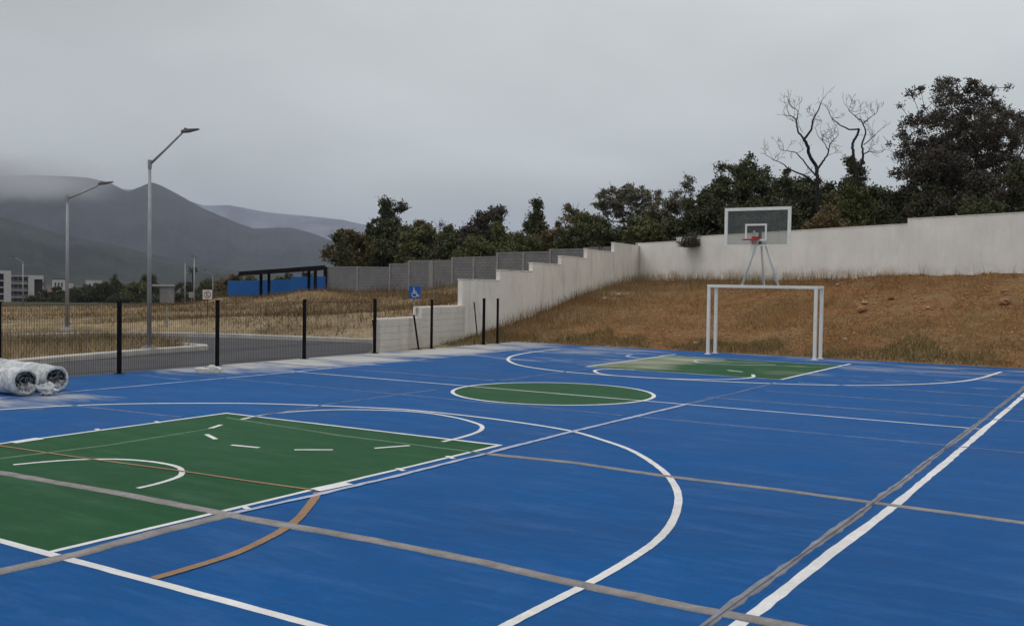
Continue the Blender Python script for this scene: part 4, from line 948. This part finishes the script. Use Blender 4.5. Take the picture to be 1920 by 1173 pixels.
# behind the grey wall, left to right
bush('bush', 668, 84, 432, 104, 'rounded brownish green bush at the left end of the tree row', 'leaf_brown', 9000, .19, 11, lumpy=12)
tree('tree', 634, 80, 431, 50, 'thin sapling poking out left of the whole tree row', 'leaf_dark', 900, .16, 12)
tree('tree', 733, 86, 373, 112, 'dark ragged tree with twin tips, tallest above the grey block wall left half', 'leaf_dark', 11000, .18, 13, ntip=240, clr=.42, env=[(-.11, .90, .07, .10), (.13, .88, .08, .10), (.01, .74, .24, .14), (-.05, .62, .32, .16), (.1, .5, .36, .2), (.3, .42, .2, .16), (-.3, .5, .16, .1)])
bush('bush', 735, 83, 440, 80, 'dark green bush under the twin tipped tree', 'leaf_dark', 6500, .19, 14)
bush('bush', 790, 80, 424, 84, 'mid green bush right of the twin tipped tree', 'leaf_green', 7000, .18, 15)
tree('tree', 833, 80, 412, 70, 'nearly leafless twiggy tree between two green bushes over the grey wall', 'leaf_grey', 900, .12, 16, ntip=160, bark='bark')
bush('bush', 845, 76, 444, 80, 'low dark bush below the nearly leafless twiggy tree', 'leaf_dark', 5500, .17, 17)
tree('tree', 908, 78, 384, 112, 'dusky purple-brown ragged tree above the middle of the grey wall', 'leaf_purple', 9500, .16, 18, ntip=190, clr=.4, env=[(.18, .86, .14, .12), (-.05, .8, .12, .14), (-.28, .62, .2, .14), (.25, .6, .2, .16), (0, .5, .35, .25)])
bush('bush', 905, 72, 446, 96, 'yellowish green bush right behind the middle of the grey wall', 'leaf_green', 6500, .15, 19)
tree('tree', 1005, 74, 374, 74, 'slim dark tree with a pointed tip left of the umbrella shaped tree', 'leaf_dark', 6500, .15, 20, ntip=150, env=[(0, .90, .09, .10), (.02, .76, .17, .12), (-.14, .66, .24, .14), (.17, .62, .26, .18), (-.25, .5, .2, .15), (0, .42, .4, .22)])
bush('bush', 985, 70, 438, 90, 'olive bush in front of the slim pointed tree', 'leaf_green', 6500, .15, 21)
tree('tree', 1068, 74, 382, 100, 'thin brownish crowned tree left of the umbrella shaped tree', 'leaf_brown', 5500, .12, 22, ntip=220, clr=.28, bark='bark')
bush('bush', 1065, 66, 428, 100, 'dark bush behind the highest part of the grey wall', 'leaf_dark', 7500, .15, 23)
tree('tree', 1178, 66, 344, 128, 'umbrella shaped open tree above the wall corner', 'leaf_grey', 7000, .12, 24, ntip=260, clr=.26, env=[(0, .80, .46, .17), (-.2, .72, .28, .13), (.22, .72, .28, .13), (0, .52, .3, .14)], bark='bark', cz=.6)
bush('bush', 1150, 62, 415, 130, 'broad dark green bush under the umbrella shaped tree', 'leaf_dark', 9000, .14, 25)
tree('tree', 1282, 60, 330, 92, 'sparse grey twiggy tree right of the umbrella shaped tree', 'leaf_grey', 3600, .10, 26, ntip=220, clr=.24, bark='bark')
bush('bush', 1235, 58, 405, 110, 'olive green bush just right of the wall corner', 'leaf_green', 8000, .13, 27)
# behind the white wall
bush('bush', 1330, 52, 372, 130, 'dense dark bush at the left of the backboard', 'leaf_dark', 13000, .12, 28, lumpy=12)
tree('tree', 1415, 54, 286, 150, 'dark leafy tree whose rounded top rises behind the backboard', 'leaf_dark', 14000, .11, 29, ntip=280, clr=.30, env=[(0, .74, .36, .22), (-.25, .62, .25, .2), (.28, .6, .26, .2), (0, .45, .45, .25)])
bush('bush', 1400, 50, 345, 170, 'large dark green thicket bush straight behind the backboard', 'leaf_dark', 15000, .12, 30, lumpy=14)
bush('bush', 1500, 48, 335, 140, 'dark bush at the foot of the left bare tree', 'leaf_dark', 13000, .115, 31, lumpy=12)
tree('tree', 1590, 48, 296, 86, 'narrow leafy evergreen between the two bare trees', 'leaf_dark', 9500, .095, 32, ntip=180, clr=.24, env=[(-.1, .9, .16, .09), (0, .74, .3, .14), (.05, .55, .4, .2), (0, .35, .45, .2)])
bush('bush', 1598, 45, 350, 120, 'green bush at the foot of the right bare tree', 'leaf_green', 11000, .10, 33, lumpy=12)
bush('bush', 1450, 44, 385, 150, 'low dark bush right of the backboard just over the wall', 'leaf_dark', 10000, .10, 48, lumpy=12)
bush('bush', 1555, 42, 385, 130, 'low brownish bush peeping over the wall under the bare trees', 'leaf_brown', 8000, .09, 49, lumpy=12)
bush('bush', 1690, 44, 362, 120, 'low twiggy bush in the gap left of the big tree', 'leaf_dark', 9500, .095, 34, lumpy=12)
bush('bush', 1760, 41, 348, 110, 'dark bush under the left branches of the big tree', 'leaf_dark', 11000, .09, 35, lumpy=12)
tree('tree', 1797, 44, 142, 350, 'biggest tree in view, broad dark purplish crown at the right', 'leaf_purple', 33000, .085, 36, ntip=760, clr=.25, trunk_h=.2, env=[(-.02, .86, .26, .14), (-.27, .70, .2, .12), (.26, .74, .22, .14), (-.38, .52, .12, .10), (-.3, .38, .15, .08), (.34, .55, .16, .16), (0, .64, .36, .22), (-.12, .45, .25, .12), (.15, .45, .25, .15)])
tree('tree', 1745, 42, 250, 190, 'spreading lower tree tucked under the big crown on its left', 'leaf_purple', 8000, .08, 46, ntip=260, clr=.26, env=[(-.25, .7, .25, .12), (.1, .85, .3, .14), (-.35, .42, .2, .1), (.2, .6, .3, .2)])
bush('bush', 1850, 39, 330, 150, 'thick dark undergrowth bush at the foot of the biggest tree', 'leaf_purple', 14000, .085, 37, lumpy=14)
bush('bush', 1930, 38, 300, 120, 'dark bush cut by the right frame edge', 'leaf_dark', 10000, .085, 38, lumpy=12)
tree('tree', 1925, 40, 190, 120, 'bare twiggy tree at the right frame edge', 'leaf_purple', 1500, .07, 39, ntip=240, clr=.25, bark='bark')
for i, (px, yt, w, lf, wh) in enumerate(((1110, 404, 130, 'leaf_green', 'between the brownish crowned tree and the umbrella shaped tree'), (1032, 415, 110, 'leaf_brown', 'right behind the slim pointed tree'), (948, 420, 110, 'leaf_green', 'between the dusky tree and the slim pointed tree'),
      (862, 424, 100, 'leaf_green', 'left of the dusky tree'), (1262, 378, 130, 'leaf_grey', 'under the sparse grey twiggy tree'), (1215, 396, 100, 'leaf_green', 'at the right edge of the umbrella shaped crown'), (785, 414, 80, 'leaf_brown', 'right of the twin tipped tree'), (1350, 340, 130, 'leaf_dark', 'left of the rounded dark tree behind the backboard'), (1475, 318, 130, 'leaf_dark', 'between the rounded dark tree and the left bare tree'), (1640, 352, 110, 'leaf_dark', 'between the right bare tree and the biggest tree'), (1545, 345, 110, 'leaf_dark', 'between the two bare trees'), (700, 424, 100, 'leaf_green', 'behind the brownish bush at the row end'))):
    d_ = float(np.interp(px, [700, 1100, 1262, 1640], [88, 70, 61, 49])); bush('bush', px, d_, yt, w, 'background bush '+wh, lf, 9500, .0021*d_, 200+i, lumpy=11)
bush('bush', 1815, 37, 372, 110, 'low dark bush hugging the wall top under the biggest tree', 'leaf_dark', 9000, .08, 210, lumpy=11)
P = at(1296, 46.4); vb = bush('creeper', 1296, 46.0, 442, 46, 'small dark creeper hanging over the white wall left of the backboard', 'leaf_purple', 1500, .07, 40, zb=float(at(1296, 46.0, 460)[2]), dp=.5, cat='creeper', group=None, lumpy=5)
# the two bare trees, drawn branch by branch
def bare(px0, d, paths, label, seed):
    P = at(px0, d); z0 = hz(P[0], P[1])-.1; o = np.array([P[0], P[1], z0]); t = tag(empty('bare_tree', tuple(o)), label, 'tree', 'bare leafless trees above the thicket')
    rg = np.random.default_rng(seed); mb = MB(); tips = []
    for pts, r0_, r1_ in paths:
        dz = np.cumsum(rg.normal(0, .12, len(pts))); Q = []
        for i, (x, y) in enumerate(pts): Q.append(at(x, d+dz[i]*(i > 0), y)-o)
        k = len(Q); S_ = []
        for i in range(k-1):
            for j in range(5):
                t_ = j/5; a, b, c, e = Q[max(i-1, 0)], Q[i], Q[i+1], Q[min(i+2, k-1)]
                S_.append(.5*((2*b)+(c-a)*t_+(2*a-5*b+4*c-e)*t_*t_+(3*b-a-3*c+e)*t_**3)+rg.normal(0, .012, 3))
        S_.append(Q[-1]); mb.tube(S_, list(np.linspace(r0_, r1_, len(S_))), 7, False)
        if r0_ < .06:
            for _ in range(4):
                i = int(rg.integers(len(S_)//3, len(S_))); v = rg.normal(0, 1, 3)+(0, 0, .7); v /= np.linalg.norm(v); grow(mb, S_[i].copy(), v, rg.uniform(.25, .55), .012, 2, rg, tips, spread=.8, wig=.4, nseg=3, minr=.006)
            grow(mb, S_[-1].copy(), (S_[-1]-S_[-2])/np.linalg.norm(S_[-1]-S_[-2]), .45, .014, 2, rg, tips, spread=.8, wig=.4, nseg=3, minr=.006)
    mb.build('trunk', M['bark_dark'], t, smooth=True)
bare(1536, 46, [([(1536, 440), (1534, 380), (1532, 330), (1530, 312), (1517, 290), (1514, 272), (1507, 262)], .10, .065),
                ([(1507, 262), (1496, 245), (1492, 225), (1483, 218)], .05, .02), ([(1507, 262), (1520, 245), (1525, 225), (1535, 205), (1540, 190)], .058, .018),
                ([(1492, 232), (1497, 212), (1492, 205)], .03, .012), ([(1532, 318), (1543, 303), (1552, 290), (1556, 272), (1568, 258)], .055, .016),
                ([(1528, 345), (1510, 330), (1482, 318), (1466, 306), (1450, 300)], .05, .014), ([(1530, 330), (1505, 300), (1490, 285), (1468, 282)], .04, .012), ([(1554, 283), (1545, 268), (1536, 258)], .025, .01)],
     'left bare tree with a crooked forked trunk against the sky', 51)
bare(1606, 45, [([(1606, 430), (1607, 370), (1606, 325), (1601, 300), (1600, 285), (1598, 270), (1606, 255), (1611, 242)], .085, .05),
                ([(1611, 242), (1592, 243), (1575, 234), (1562, 224), (1556, 215)], .042, .014), ([(1606, 322), (1616, 305), (1618, 285), (1616, 270), (1623, 250), (1618, 232), (1612, 222)], .06, .022),
                ([(1618, 290), (1630, 284), (1642, 284)], .032, .012), ([(1618, 232), (1630, 222), (1640, 215)], .03, .01), ([(1612, 225), (1600, 215), (1592, 208)], .028, .01), ([(1620, 272), (1632, 262), (1645, 248)], .025, .01)],
     'right bare tree with two twisting stems beside the big tree', 52)
# distant tree row beyond the field
far_rg = np.random.default_rng(77)
kinds = ['leaf_dark', 'leaf_green', 'leaf_brown', 'leaf_dark']
desc = {'leaf_dark': 'dark', 'leaf_green': 'olive', 'leaf_brown': 'brownish'}
bushfill = 0
fl = [(92, 541, 24, 0), (116, 536, 30, 3), (148, 540, 28, 0), (168, 534, 30, 0), (190, 530, 30, 3), (214, 530, 30, 1), (238, 532, 34, 0), (262, 529, 30, 1), (290, 531, 26, 1), (340, 531, 34, 0), (368, 530, 34, 3), (392, 523, 30, 1), (416, 526, 34, 2), (66, 556, 20, 0), (138, 556, 26, 0), (230, 550, 40, 3), (300, 555, 30, 0), (345, 548, 40, 0), (385, 545, 40, 3), (415, 545, 30, 2), (440, 516, 26, 2), (470, 517, 30, 1), (535, 514, 30, 0), (580, 512, 26, 0)]
spots = ['beside the apartments', 'left of the second lamp pole', 'right of the second lamp pole', 'in the left of the dark row', 'at the middle of the dark row', 'left of the second fence post top', 'above the second fence post', 'left of the tallest lamp', 'right of the tallest lamp', 'behind the concrete store', 'behind the pair of small lamps', 'behind the white square sign', 'at the left end of the blue wall', 'under the white L-shaped frame', 'low, near the terracotta house', 'low, behind the second fence post', 'low, under the concrete store', 'low, left of the small lamps', 'low, behind the white square sign', 'low, touching the blue wall', 'over the left end of the blue wall', 'under the left end of the shelter roof', 'under the middle of the shelter roof', 'under the right end of the shelter roof']
for i, ((px, yt, w, k), sp_) in enumerate(zip(fl, spots)):
    d = 215+25*far_rg.uniform(-1, 1) if i > 12 else 250+30*far_rg.uniform(-1, 1)
    if i > 19: d = 150
    bush('far_tree', px, d, yt, w*1.25, f'distant {desc[kinds[k]]} tree {sp_}', kinds[k], 2600, .38, 100+i, cat='tree', group='distant trees beyond the field', lumpy=9, dp=.7)
for px, yt, w, lb in ((214, 514, 5, 'left of the pair of slim dark cypress tips above the tree row'), (219, 516, 4, 'right of the pair of slim dark cypress tips above the tree row'), (274, 516, 5, 'slim cypress tip just left of the tallest lamp pole'), (286, 515, 5, 'slim cypress tip just right of the tallest lamp pole')):
    bush('cypress', px, 240, yt, w*1.6, lb, 'leaf_dark', 900, .3, int(px), cat='cypress', group='slim dark cypresses in the far tree row', lumpy=8)
P = at(361, 230); z0 = hz(P[0], P[1]); t = tag(empty('palm_tree', (P[0], P[1], z0)), 'tall thin palm with a small dark tuft between the small lamps', 'palm tree')
zt = float(at(361, 230, 506)[2])-z0; MB().tube([(0, 0, 0), (0.1, 0, zt*.5), (0, 0, zt)], [.25, .18, .15], 6).build('trunk', M['bark_dark'], t)
mb = MB()
for k in range(46):
    a = random.uniform(0, 6.28); e_ = random.uniform(-.9, 1.1); L = random.uniform(.9, 1.5); d_ = np.array([math.cos(a)*math.cos(e_), math.sin(a)*math.cos(e_), math.sin(e_)]); q = np.cross(d_, [0, 0, 1])*.12
    b_ = np.array([0, 0, zt]); mb.add([b_-q, b_+q, b_+d_*L*.6+q+(0, 0, .1), b_+d_*L-(0, 0, .25*L)], [(0, 1, 2, 3)])
mb.build('fronds', M['leaf_dark'], t)

# ------------------------------------------------------------------ grass, weeds, clods
def blades(name, P, H, Wd, lean_, mat, seed, label):
    rg = np.random.default_rng(seed); n = len(P); a = rg.uniform(0, 6.28, n); Hh = H*rg.uniform(.45, 1.25, n); w = Wd*rg.uniform(.6, 1.3, n)
    z = height(P); B = np.column_stack([P, z-.02]); s = np.column_stack([np.cos(a), np.sin(a), np.zeros(n)])*w[:, None]/2
    l_ = rg.normal(0, lean_, (n, 2)); T = B+np.column_stack([l_[:, 0]*Hh, l_[:, 1]*Hh, Hh])
    V = np.stack([B-s, B+s, T], 1).reshape(-1, 3); F = np.arange(3*n).reshape(n, 3)
    o = npmesh(name, V, F, mat); tag(o, label, 'grass', kind='stuff'); return o
def scatter(n, x0, x1, y0, y1, rg, cond, clump=.0, cr_=.25):
    P = np.column_stack([rg.uniform(x0, x1, n*3), rg.uniform(y0, y1, n*3)])
    if clump:
        m_ = int(n*3*.07); Cn = np.column_stack([rg.uniform(x0, x1, m_), rg.uniform(y0, y1, m_)]); k = rg.integers(0, m_, n*3); P = np.where(rg.uniform(size=(n*3, 1)) < clump, Cn[k]+rg.normal(0, cr_, (n*3, 2)), P)
    P = P[cond(P)]; return P[:n]
n1 = np.array([d1[1], -d1[0]]); n2 = np.array([d2[1], -d2[0]])
def inner(P): 
    dc = (P[:, 0] > CRT[1]+.03) | (P[:, 1] > CRT[3]+.03)
    return ((P-W1_0)@n1 > .12) & ((P-W1_1)@n2 > .12) & dc & (P[:, 0] > 9.0)
def outer(P): return ((P-W1_0)@n1 < -.12) & ~inpoly(P, ROADPOLY) & (polydist(P, NEARK) > .36) & (polydist(P, FARK) > .3) & ((P[:, 1] > 12.7) | (P[:, 0] > 8)) 
rg = np.random.default_rng(3)
P = scatter(80000, 9, 30, -16, 12.5, rg, lambda P: inner(P) & (wob(P, .9, 8, 3)+rg.normal(0, .35, len(P)) > .05+.25*(P[:, 1] < 0)), .75, .22); blades('bank_grass', P, .16, .016, .6, M['rust_grass'], 1, 'short brown dry grass matted over the earth bank')
P = scatter(26000, 9, 17, -16, 10, rg, lambda P: inner(P) & ((P[:, 0]-12.6) < 1.1+.8*np.sin(P[:, 1]*1.3)+.5*np.sin(P[:, 1]*3.1)) , .7); blades('edge_grass', P, .2, .016, .4, M['greenish_grass'], 2, 'greenish tufts of grass along the far edge of the court')
P = scatter(26000, 9, 26, -16, 12, rg, lambda P: inner(P) & (wob(P, .7, 8, 11)+rg.normal(0, .2, len(P)) > .35), .8, .2); blades('bank_tufts', P, .27, .015, .5, M['gold_grass'], 9, 'golden shaggy grass clumps in patches on the bank')
def nearwall(P, a, b): 
    q = np.minimum((P-W1_0)@n1, (P-W1_1)@n2); return inner(P) & (q < rg.uniform(a, b, len(P)))
P = scatter(26000, 12, 30, -16, 12.5, rg, lambda P: nearwall(P, .1, 3.2) & (P[:, 1] > 1+rg.normal(0, 2, len(P))), .7, .3); blades('tall_grass', P, .48, .015, .22, M['brown_grass'], 3, 'tall dry grass at the foot of the white walls near the corner')
P = scatter(1500, 12, 30, -16, 4, rg, lambda P: nearwall(P, .05, .8), .3); blades('weed_stalks', P, .55, .016, .18, M['weed'], 4, 'thin dead weed stalks along the foot of the white boundary wall')
P = scatter(60000, -14, 40, 12.5, 66, rg, lambda P: outer(P) & (wob(P, .35, 9, 2)+rg.normal(0, .3, len(P)) > -.2) & ((P-CAM[:2])@FW[:2] > 12), .6, .4); blades('field_grass', P, .17, .03, .5, M['straw'], 5, 'straw coloured dry grass across the open field')
P = scatter(56000, 8, 55, 11, 60, rg, lambda P: outer(P) & (height(P) > .25+rg.normal(0, .16, len(P))+.2*np.sin(P[:, 1]*.7)), .75, .45); blades('slope_grass', P, .30, .028, .55, M['mound_grass'], 6, 'tall rusty brown grass on the slope beyond the road')
P = scatter(11000, -6, 3.6, 13.6, 17.5, rg, lambda P: outer(P) & (P[:, 1] > 14.1-.35*P[:, 0]*0+.5*np.sin(P[:, 0]*1.7)) & ((P[:, 0]+1)**2*0+np.sin(P[:, 0]*1.1)+np.sin(P[:, 0]*2.7+1)+.8*np.sin(P[:, 1]*2.1) > .2), .9, .25); blades('weeds', P, .36, .015, .5, M['weed'], 7, 'brown weeds along the kerb behind the mesh fence')
P = scatter(9000, -5, 4, 12.9, 18.6, rg, lambda P: outer(P), .8, .4); blades('straw_tufts', P, .42, .016, .5, M['straw'], 12, 'pale straw tufts on the corner behind the tallest lamp')
P = scatter(7000, -14, 2, 14.6, 21, rg, lambda P: outer(P), .9, .35); blades('weeds', P, .5, .016, .35, M['weed'], 8, 'dark patch of tall weeds behind the leftmost fence panel')
# small clods and stones on the bank: one heap of chips
gA = W1_0*0
P = scatter(9000, 20, 52, 12, 55, rg, lambda P: outer(P) & (np.abs((P-gw0)@np.array([dg[1], -dg[0]])-1.2) < 1.1) & (np.sin((P@dg)*.9)+.6*np.sin((P@dg)*2.3+1) > .1), .8, .3); blades('tall_weeds', P, .75, .03, .3, M['mound_grass'], 14, 'tall brown weeds in clumps against the grey block wall')
Pc = scatter(9500, 12.7, 26, -16, 12, rg, lambda P: inner(P), .3, .5); zc2 = height(Pc); n = len(Pc)
octv = np.array([(1, 0, 0), (0, 1, 0), (-1, 0, 0), (0, -1, 0), (0, 0, 1), (0, 0, -1)], float); octf = np.array([(0, 1, 4), (1, 2, 4), (2, 3, 4), (3, 0, 4), (1, 0, 5), (2, 1, 5), (3, 2, 5), (0, 3, 5)])
sz = (rg.uniform(.3, 1, n)**3*.07+.012)[:, None, None]; V = octv[None]*sz*rg.uniform(.55, 1.3, (n, 6, 3)); an = rg.uniform(0, 6.28, n); ca_, sa_ = np.cos(an)[:, None], np.sin(an)[:, None]
V = np.stack([V[..., 0]*ca_-V[..., 1]*sa_, V[..., 0]*sa_+V[..., 1]*ca_, V[..., 2]*.7], -1)+np.column_stack([Pc, zc2])[:, None, :]
F = (octf[None]+6*np.arange(n)[:, None, None]).reshape(-1, 3); tag(npmesh('clods', V.reshape(-1, 3), F, M['clod']), 'small clods of reddish earth strewn over the bank', 'earth clods', kind='stuff')
def rock(px, py, d, s, label, mat, seed):
    P = at(px, d); z = hz(P[0], P[1]); o = lump('rock', (P[0], P[1], z-.03), s, s*.8, s*1.1, mat, .12, seed=seed, n=(9, 6)); tag(o, label, 'rock', 'larger stones lying on the earth bank')
def onbank(px, py):      # walk the sight line until it meets the land
    for d in np.arange(26, 60, .1):
        P = at(px, d, py)
        if hz(P[0], P[1]) > P[2]: return d
    return 30
for i, (px, py, s, lb, mt) in enumerate(((1622, 572, .13, 'pale stone high on the bank right of the goal', 'stone'), (1618, 585, .2, 'brown clod of earth just below the pale stone', 'clod'), (1571, 536, .1, 'small white stone near the top of the bank right of the goal', 'stone'), (1308, 647, .11, 'pale stone by the court edge left of the goal', 'stone'), (1587, 640, .12, 'pale stone low on the bank right of the goal', 'stone'),
                                     (1162, 556, .16, 'pale rock on the slope below the stepped wall', 'stone'), (1134, 563, .13, 'rock left of the pale one below the stepped wall', 'stone'), (1741, 580, .1, 'pinkish stone in the middle of the right part of the bank', 'stone'), (1885, 572, .2, 'dark clod at the far right of the bank', 'clod'), (1670, 562, .15, 'dark clod on the upper bank under the wall step', 'clod'))):
    rock(px, py, onbank(px, py), s, lb, M[mt], 60+i)

# ------------------------------------------------------------------ mountains
def ridge(name, prof, D, foot, label, col, seed, zfoot=-9, rug=.075):
    rg = np.random.default_rng(seed); xs = np.linspace(prof[0][0], prof[-1][0], 520); px, py = zip(*prof); ys = np.interp(xs, px, py)
    ys = np.convolve(np.pad(ys, 1, 'edge'), np.ones(3)/3, 'valid')+rg.normal(0, .12, len(xs))
    rows = 46; V = []
    P2_ = np.stack([xs/38.0, np.zeros_like(xs)], 1)
    for j in range(rows):
        t = j/(rows-1); front = t < .6; u = t/.6 if front else (t-.6)/.4; d = D-foot*(1-u) if front else D+foot*.8*u
        f = (u**1.25) if front else 1-u
        for i, x in enumerate(xs):
            B = at(x, D, ys[i]); zr = B[2]; P = at(x, d); q = np.array([[x/26+t*2.0, t*7]])
            V.append((P[0], P[1], zfoot+(zr-zfoot)*f, x, t, u, f))
    V = np.array(V); Q = np.column_stack([V[:, 3]/30+V[:, 4]*3, V[:, 4]*9-V[:, 3]/70]); nz = wob(Q, 1.0, 12, seed % 9)
    amp = V[:, 6]*np.clip(1-V[:, 6], .01, 1)*3; Vz = V[:, 2]+nz*rug*D*.12*amp
    n = len(xs); i, j = np.meshgrid(np.arange(n-1), np.arange(rows-1)); a = (j*n+i).ravel(); F = np.stack([a, a+1, a+n+1, a+n], 1)
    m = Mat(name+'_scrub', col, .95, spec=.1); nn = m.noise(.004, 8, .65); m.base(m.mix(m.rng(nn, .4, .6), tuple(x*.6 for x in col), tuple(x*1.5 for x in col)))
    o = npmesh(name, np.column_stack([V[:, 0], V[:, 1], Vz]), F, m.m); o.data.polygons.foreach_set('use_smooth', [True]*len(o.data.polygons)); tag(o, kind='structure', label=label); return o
ridge('mountain', [(-400, 322), (-100, 330), (0, 331), (60, 329), (120, 331), (165, 334), (203, 342), (238, 360), (262, 351), (283, 342), (300, 348), (335, 366), (380, 391), (440, 416), (475, 429), (520, 427), (545, 427), (580, 436), (640, 458), (720, 490), (800, 520), (900, 530)], 4200, 2000, 'hazy twin-peaked mountain behind the street lamps', (.022, .027, .028), 5)
ridge('mountain', [(100, 345), (300, 360), (380, 385), (430, 385), (500, 398), (570, 405), (640, 412), (700, 425), (800, 440), (1000, 480), (1300, 520)], 8200, 1500, 'faint farther ridge right of the twin peaks, haze painted into its colour', (.11, .12, .14), 8)  # ridge colour lightened towards haze, on top of the haze volume
ridge('foothill', [(-400, 380), (-100, 392), (0, 407), (50, 420), (110, 438), (200, 456), (290, 478), (360, 492), (430, 505), (520, 518), (700, 528)], 2300, 1100, 'dark foothill sloping down behind the apartment blocks', (.016, .021, .015), 3)

# ------------------------------------------------------------------ haze and low cloud
hb = MB().box((-5000, -5000, -12), (12500, 12500, 790)).build('haze')
hm = bpy.data.materials.new('haze_air'); hm.use_nodes = True; t_ = hm.node_tree; t_.nodes.clear(); o_ = t_.nodes.new('ShaderNodeOutputMaterial'); pv = t_.nodes.new('ShaderNodeVolumePrincipled')
pv.inputs['Color'].default_value = (.72, .80, .99, 1); pv.inputs['Density'].default_value = .000095; pv.inputs['Anisotropy'].default_value = .0
t_.links.new(pv.outputs[0], o_.inputs['Volume']); hb.data.materials.append(hm); tag(hb, 'thin grey haze over the whole valley', kind='stuff')

cb = bpy.data.meshes.new('low_cloud'); Pc0 = at(120, 3350)
lc = MB().box((-1500, -450, 245), (620, 450, 620)).build('low_cloud'); lc.location = (Pc0[0], Pc0[1], 0); lc.rotation_euler = (0, 0, YAW-math.pi/2+math.atan(840/FPX))
cm = bpy.data.materials.new('cloud_vapour'); cm.use_nodes = True; t_ = cm.node_tree; t_.nodes.clear()
def N_(t, **k):
    n = t_.nodes.new(t)
    for a, b in k.items(): setattr(n, a, b)
    return n
o_ = N_('ShaderNodeOutputMaterial'); pv = N_('ShaderNodeVolumePrincipled'); pv.inputs['Color'].default_value = (1, 1, 1, 1)
tc_ = N_('ShaderNodeTexCoord'); sp_ = N_('ShaderNodeSeparateXYZ'); t_.links.new(tc_.outputs['Object'], sp_.inputs[0])
def mr(v, a, b, c, d):
    n = N_('ShaderNodeMapRange', interpolation_type='SMOOTHSTEP'); t_.links.new(v, n.inputs[0])
    for i, x in enumerate((a, b, c, d)): n.inputs[i+1].default_value = x
    return n.outputs[0]
def mu(a, b):
    n = N_('ShaderNodeMath', operation='MULTIPLY'); t_.links.new(a, n.inputs[0]); t_.links.new(b, n.inputs[1]); return n.outputs[0]
nz_ = N_('ShaderNodeTexNoise'); nz_.inputs['Scale'].default_value = .0035; nz_.inputs['Detail'].default_value = 3; t_.links.new(tc_.outputs['Object'], nz_.inputs['Vector'])
dn = mu(mr(sp_.outputs[2], 235, 345, 0, 1), mr(sp_.outputs[2], 325, 385, 1, 0)); dn = mu(dn, mr(sp_.outputs[0], 230, -450, 0, 1)); dn = mu(dn, mr(sp_.outputs[1], -450, -300, 0, 1)); dn = mu(dn, mr(nz_.outputs[0],   .25, .7, .0040, .0110))
t_.links.new(dn, pv.inputs['Density']); t_.links.new(pv.outputs[0], o_.inputs['Volume']); lc.data.materials.append(cm); tag(lc, 'low grey cloud wrapped round the left mountain top', kind='stuff')
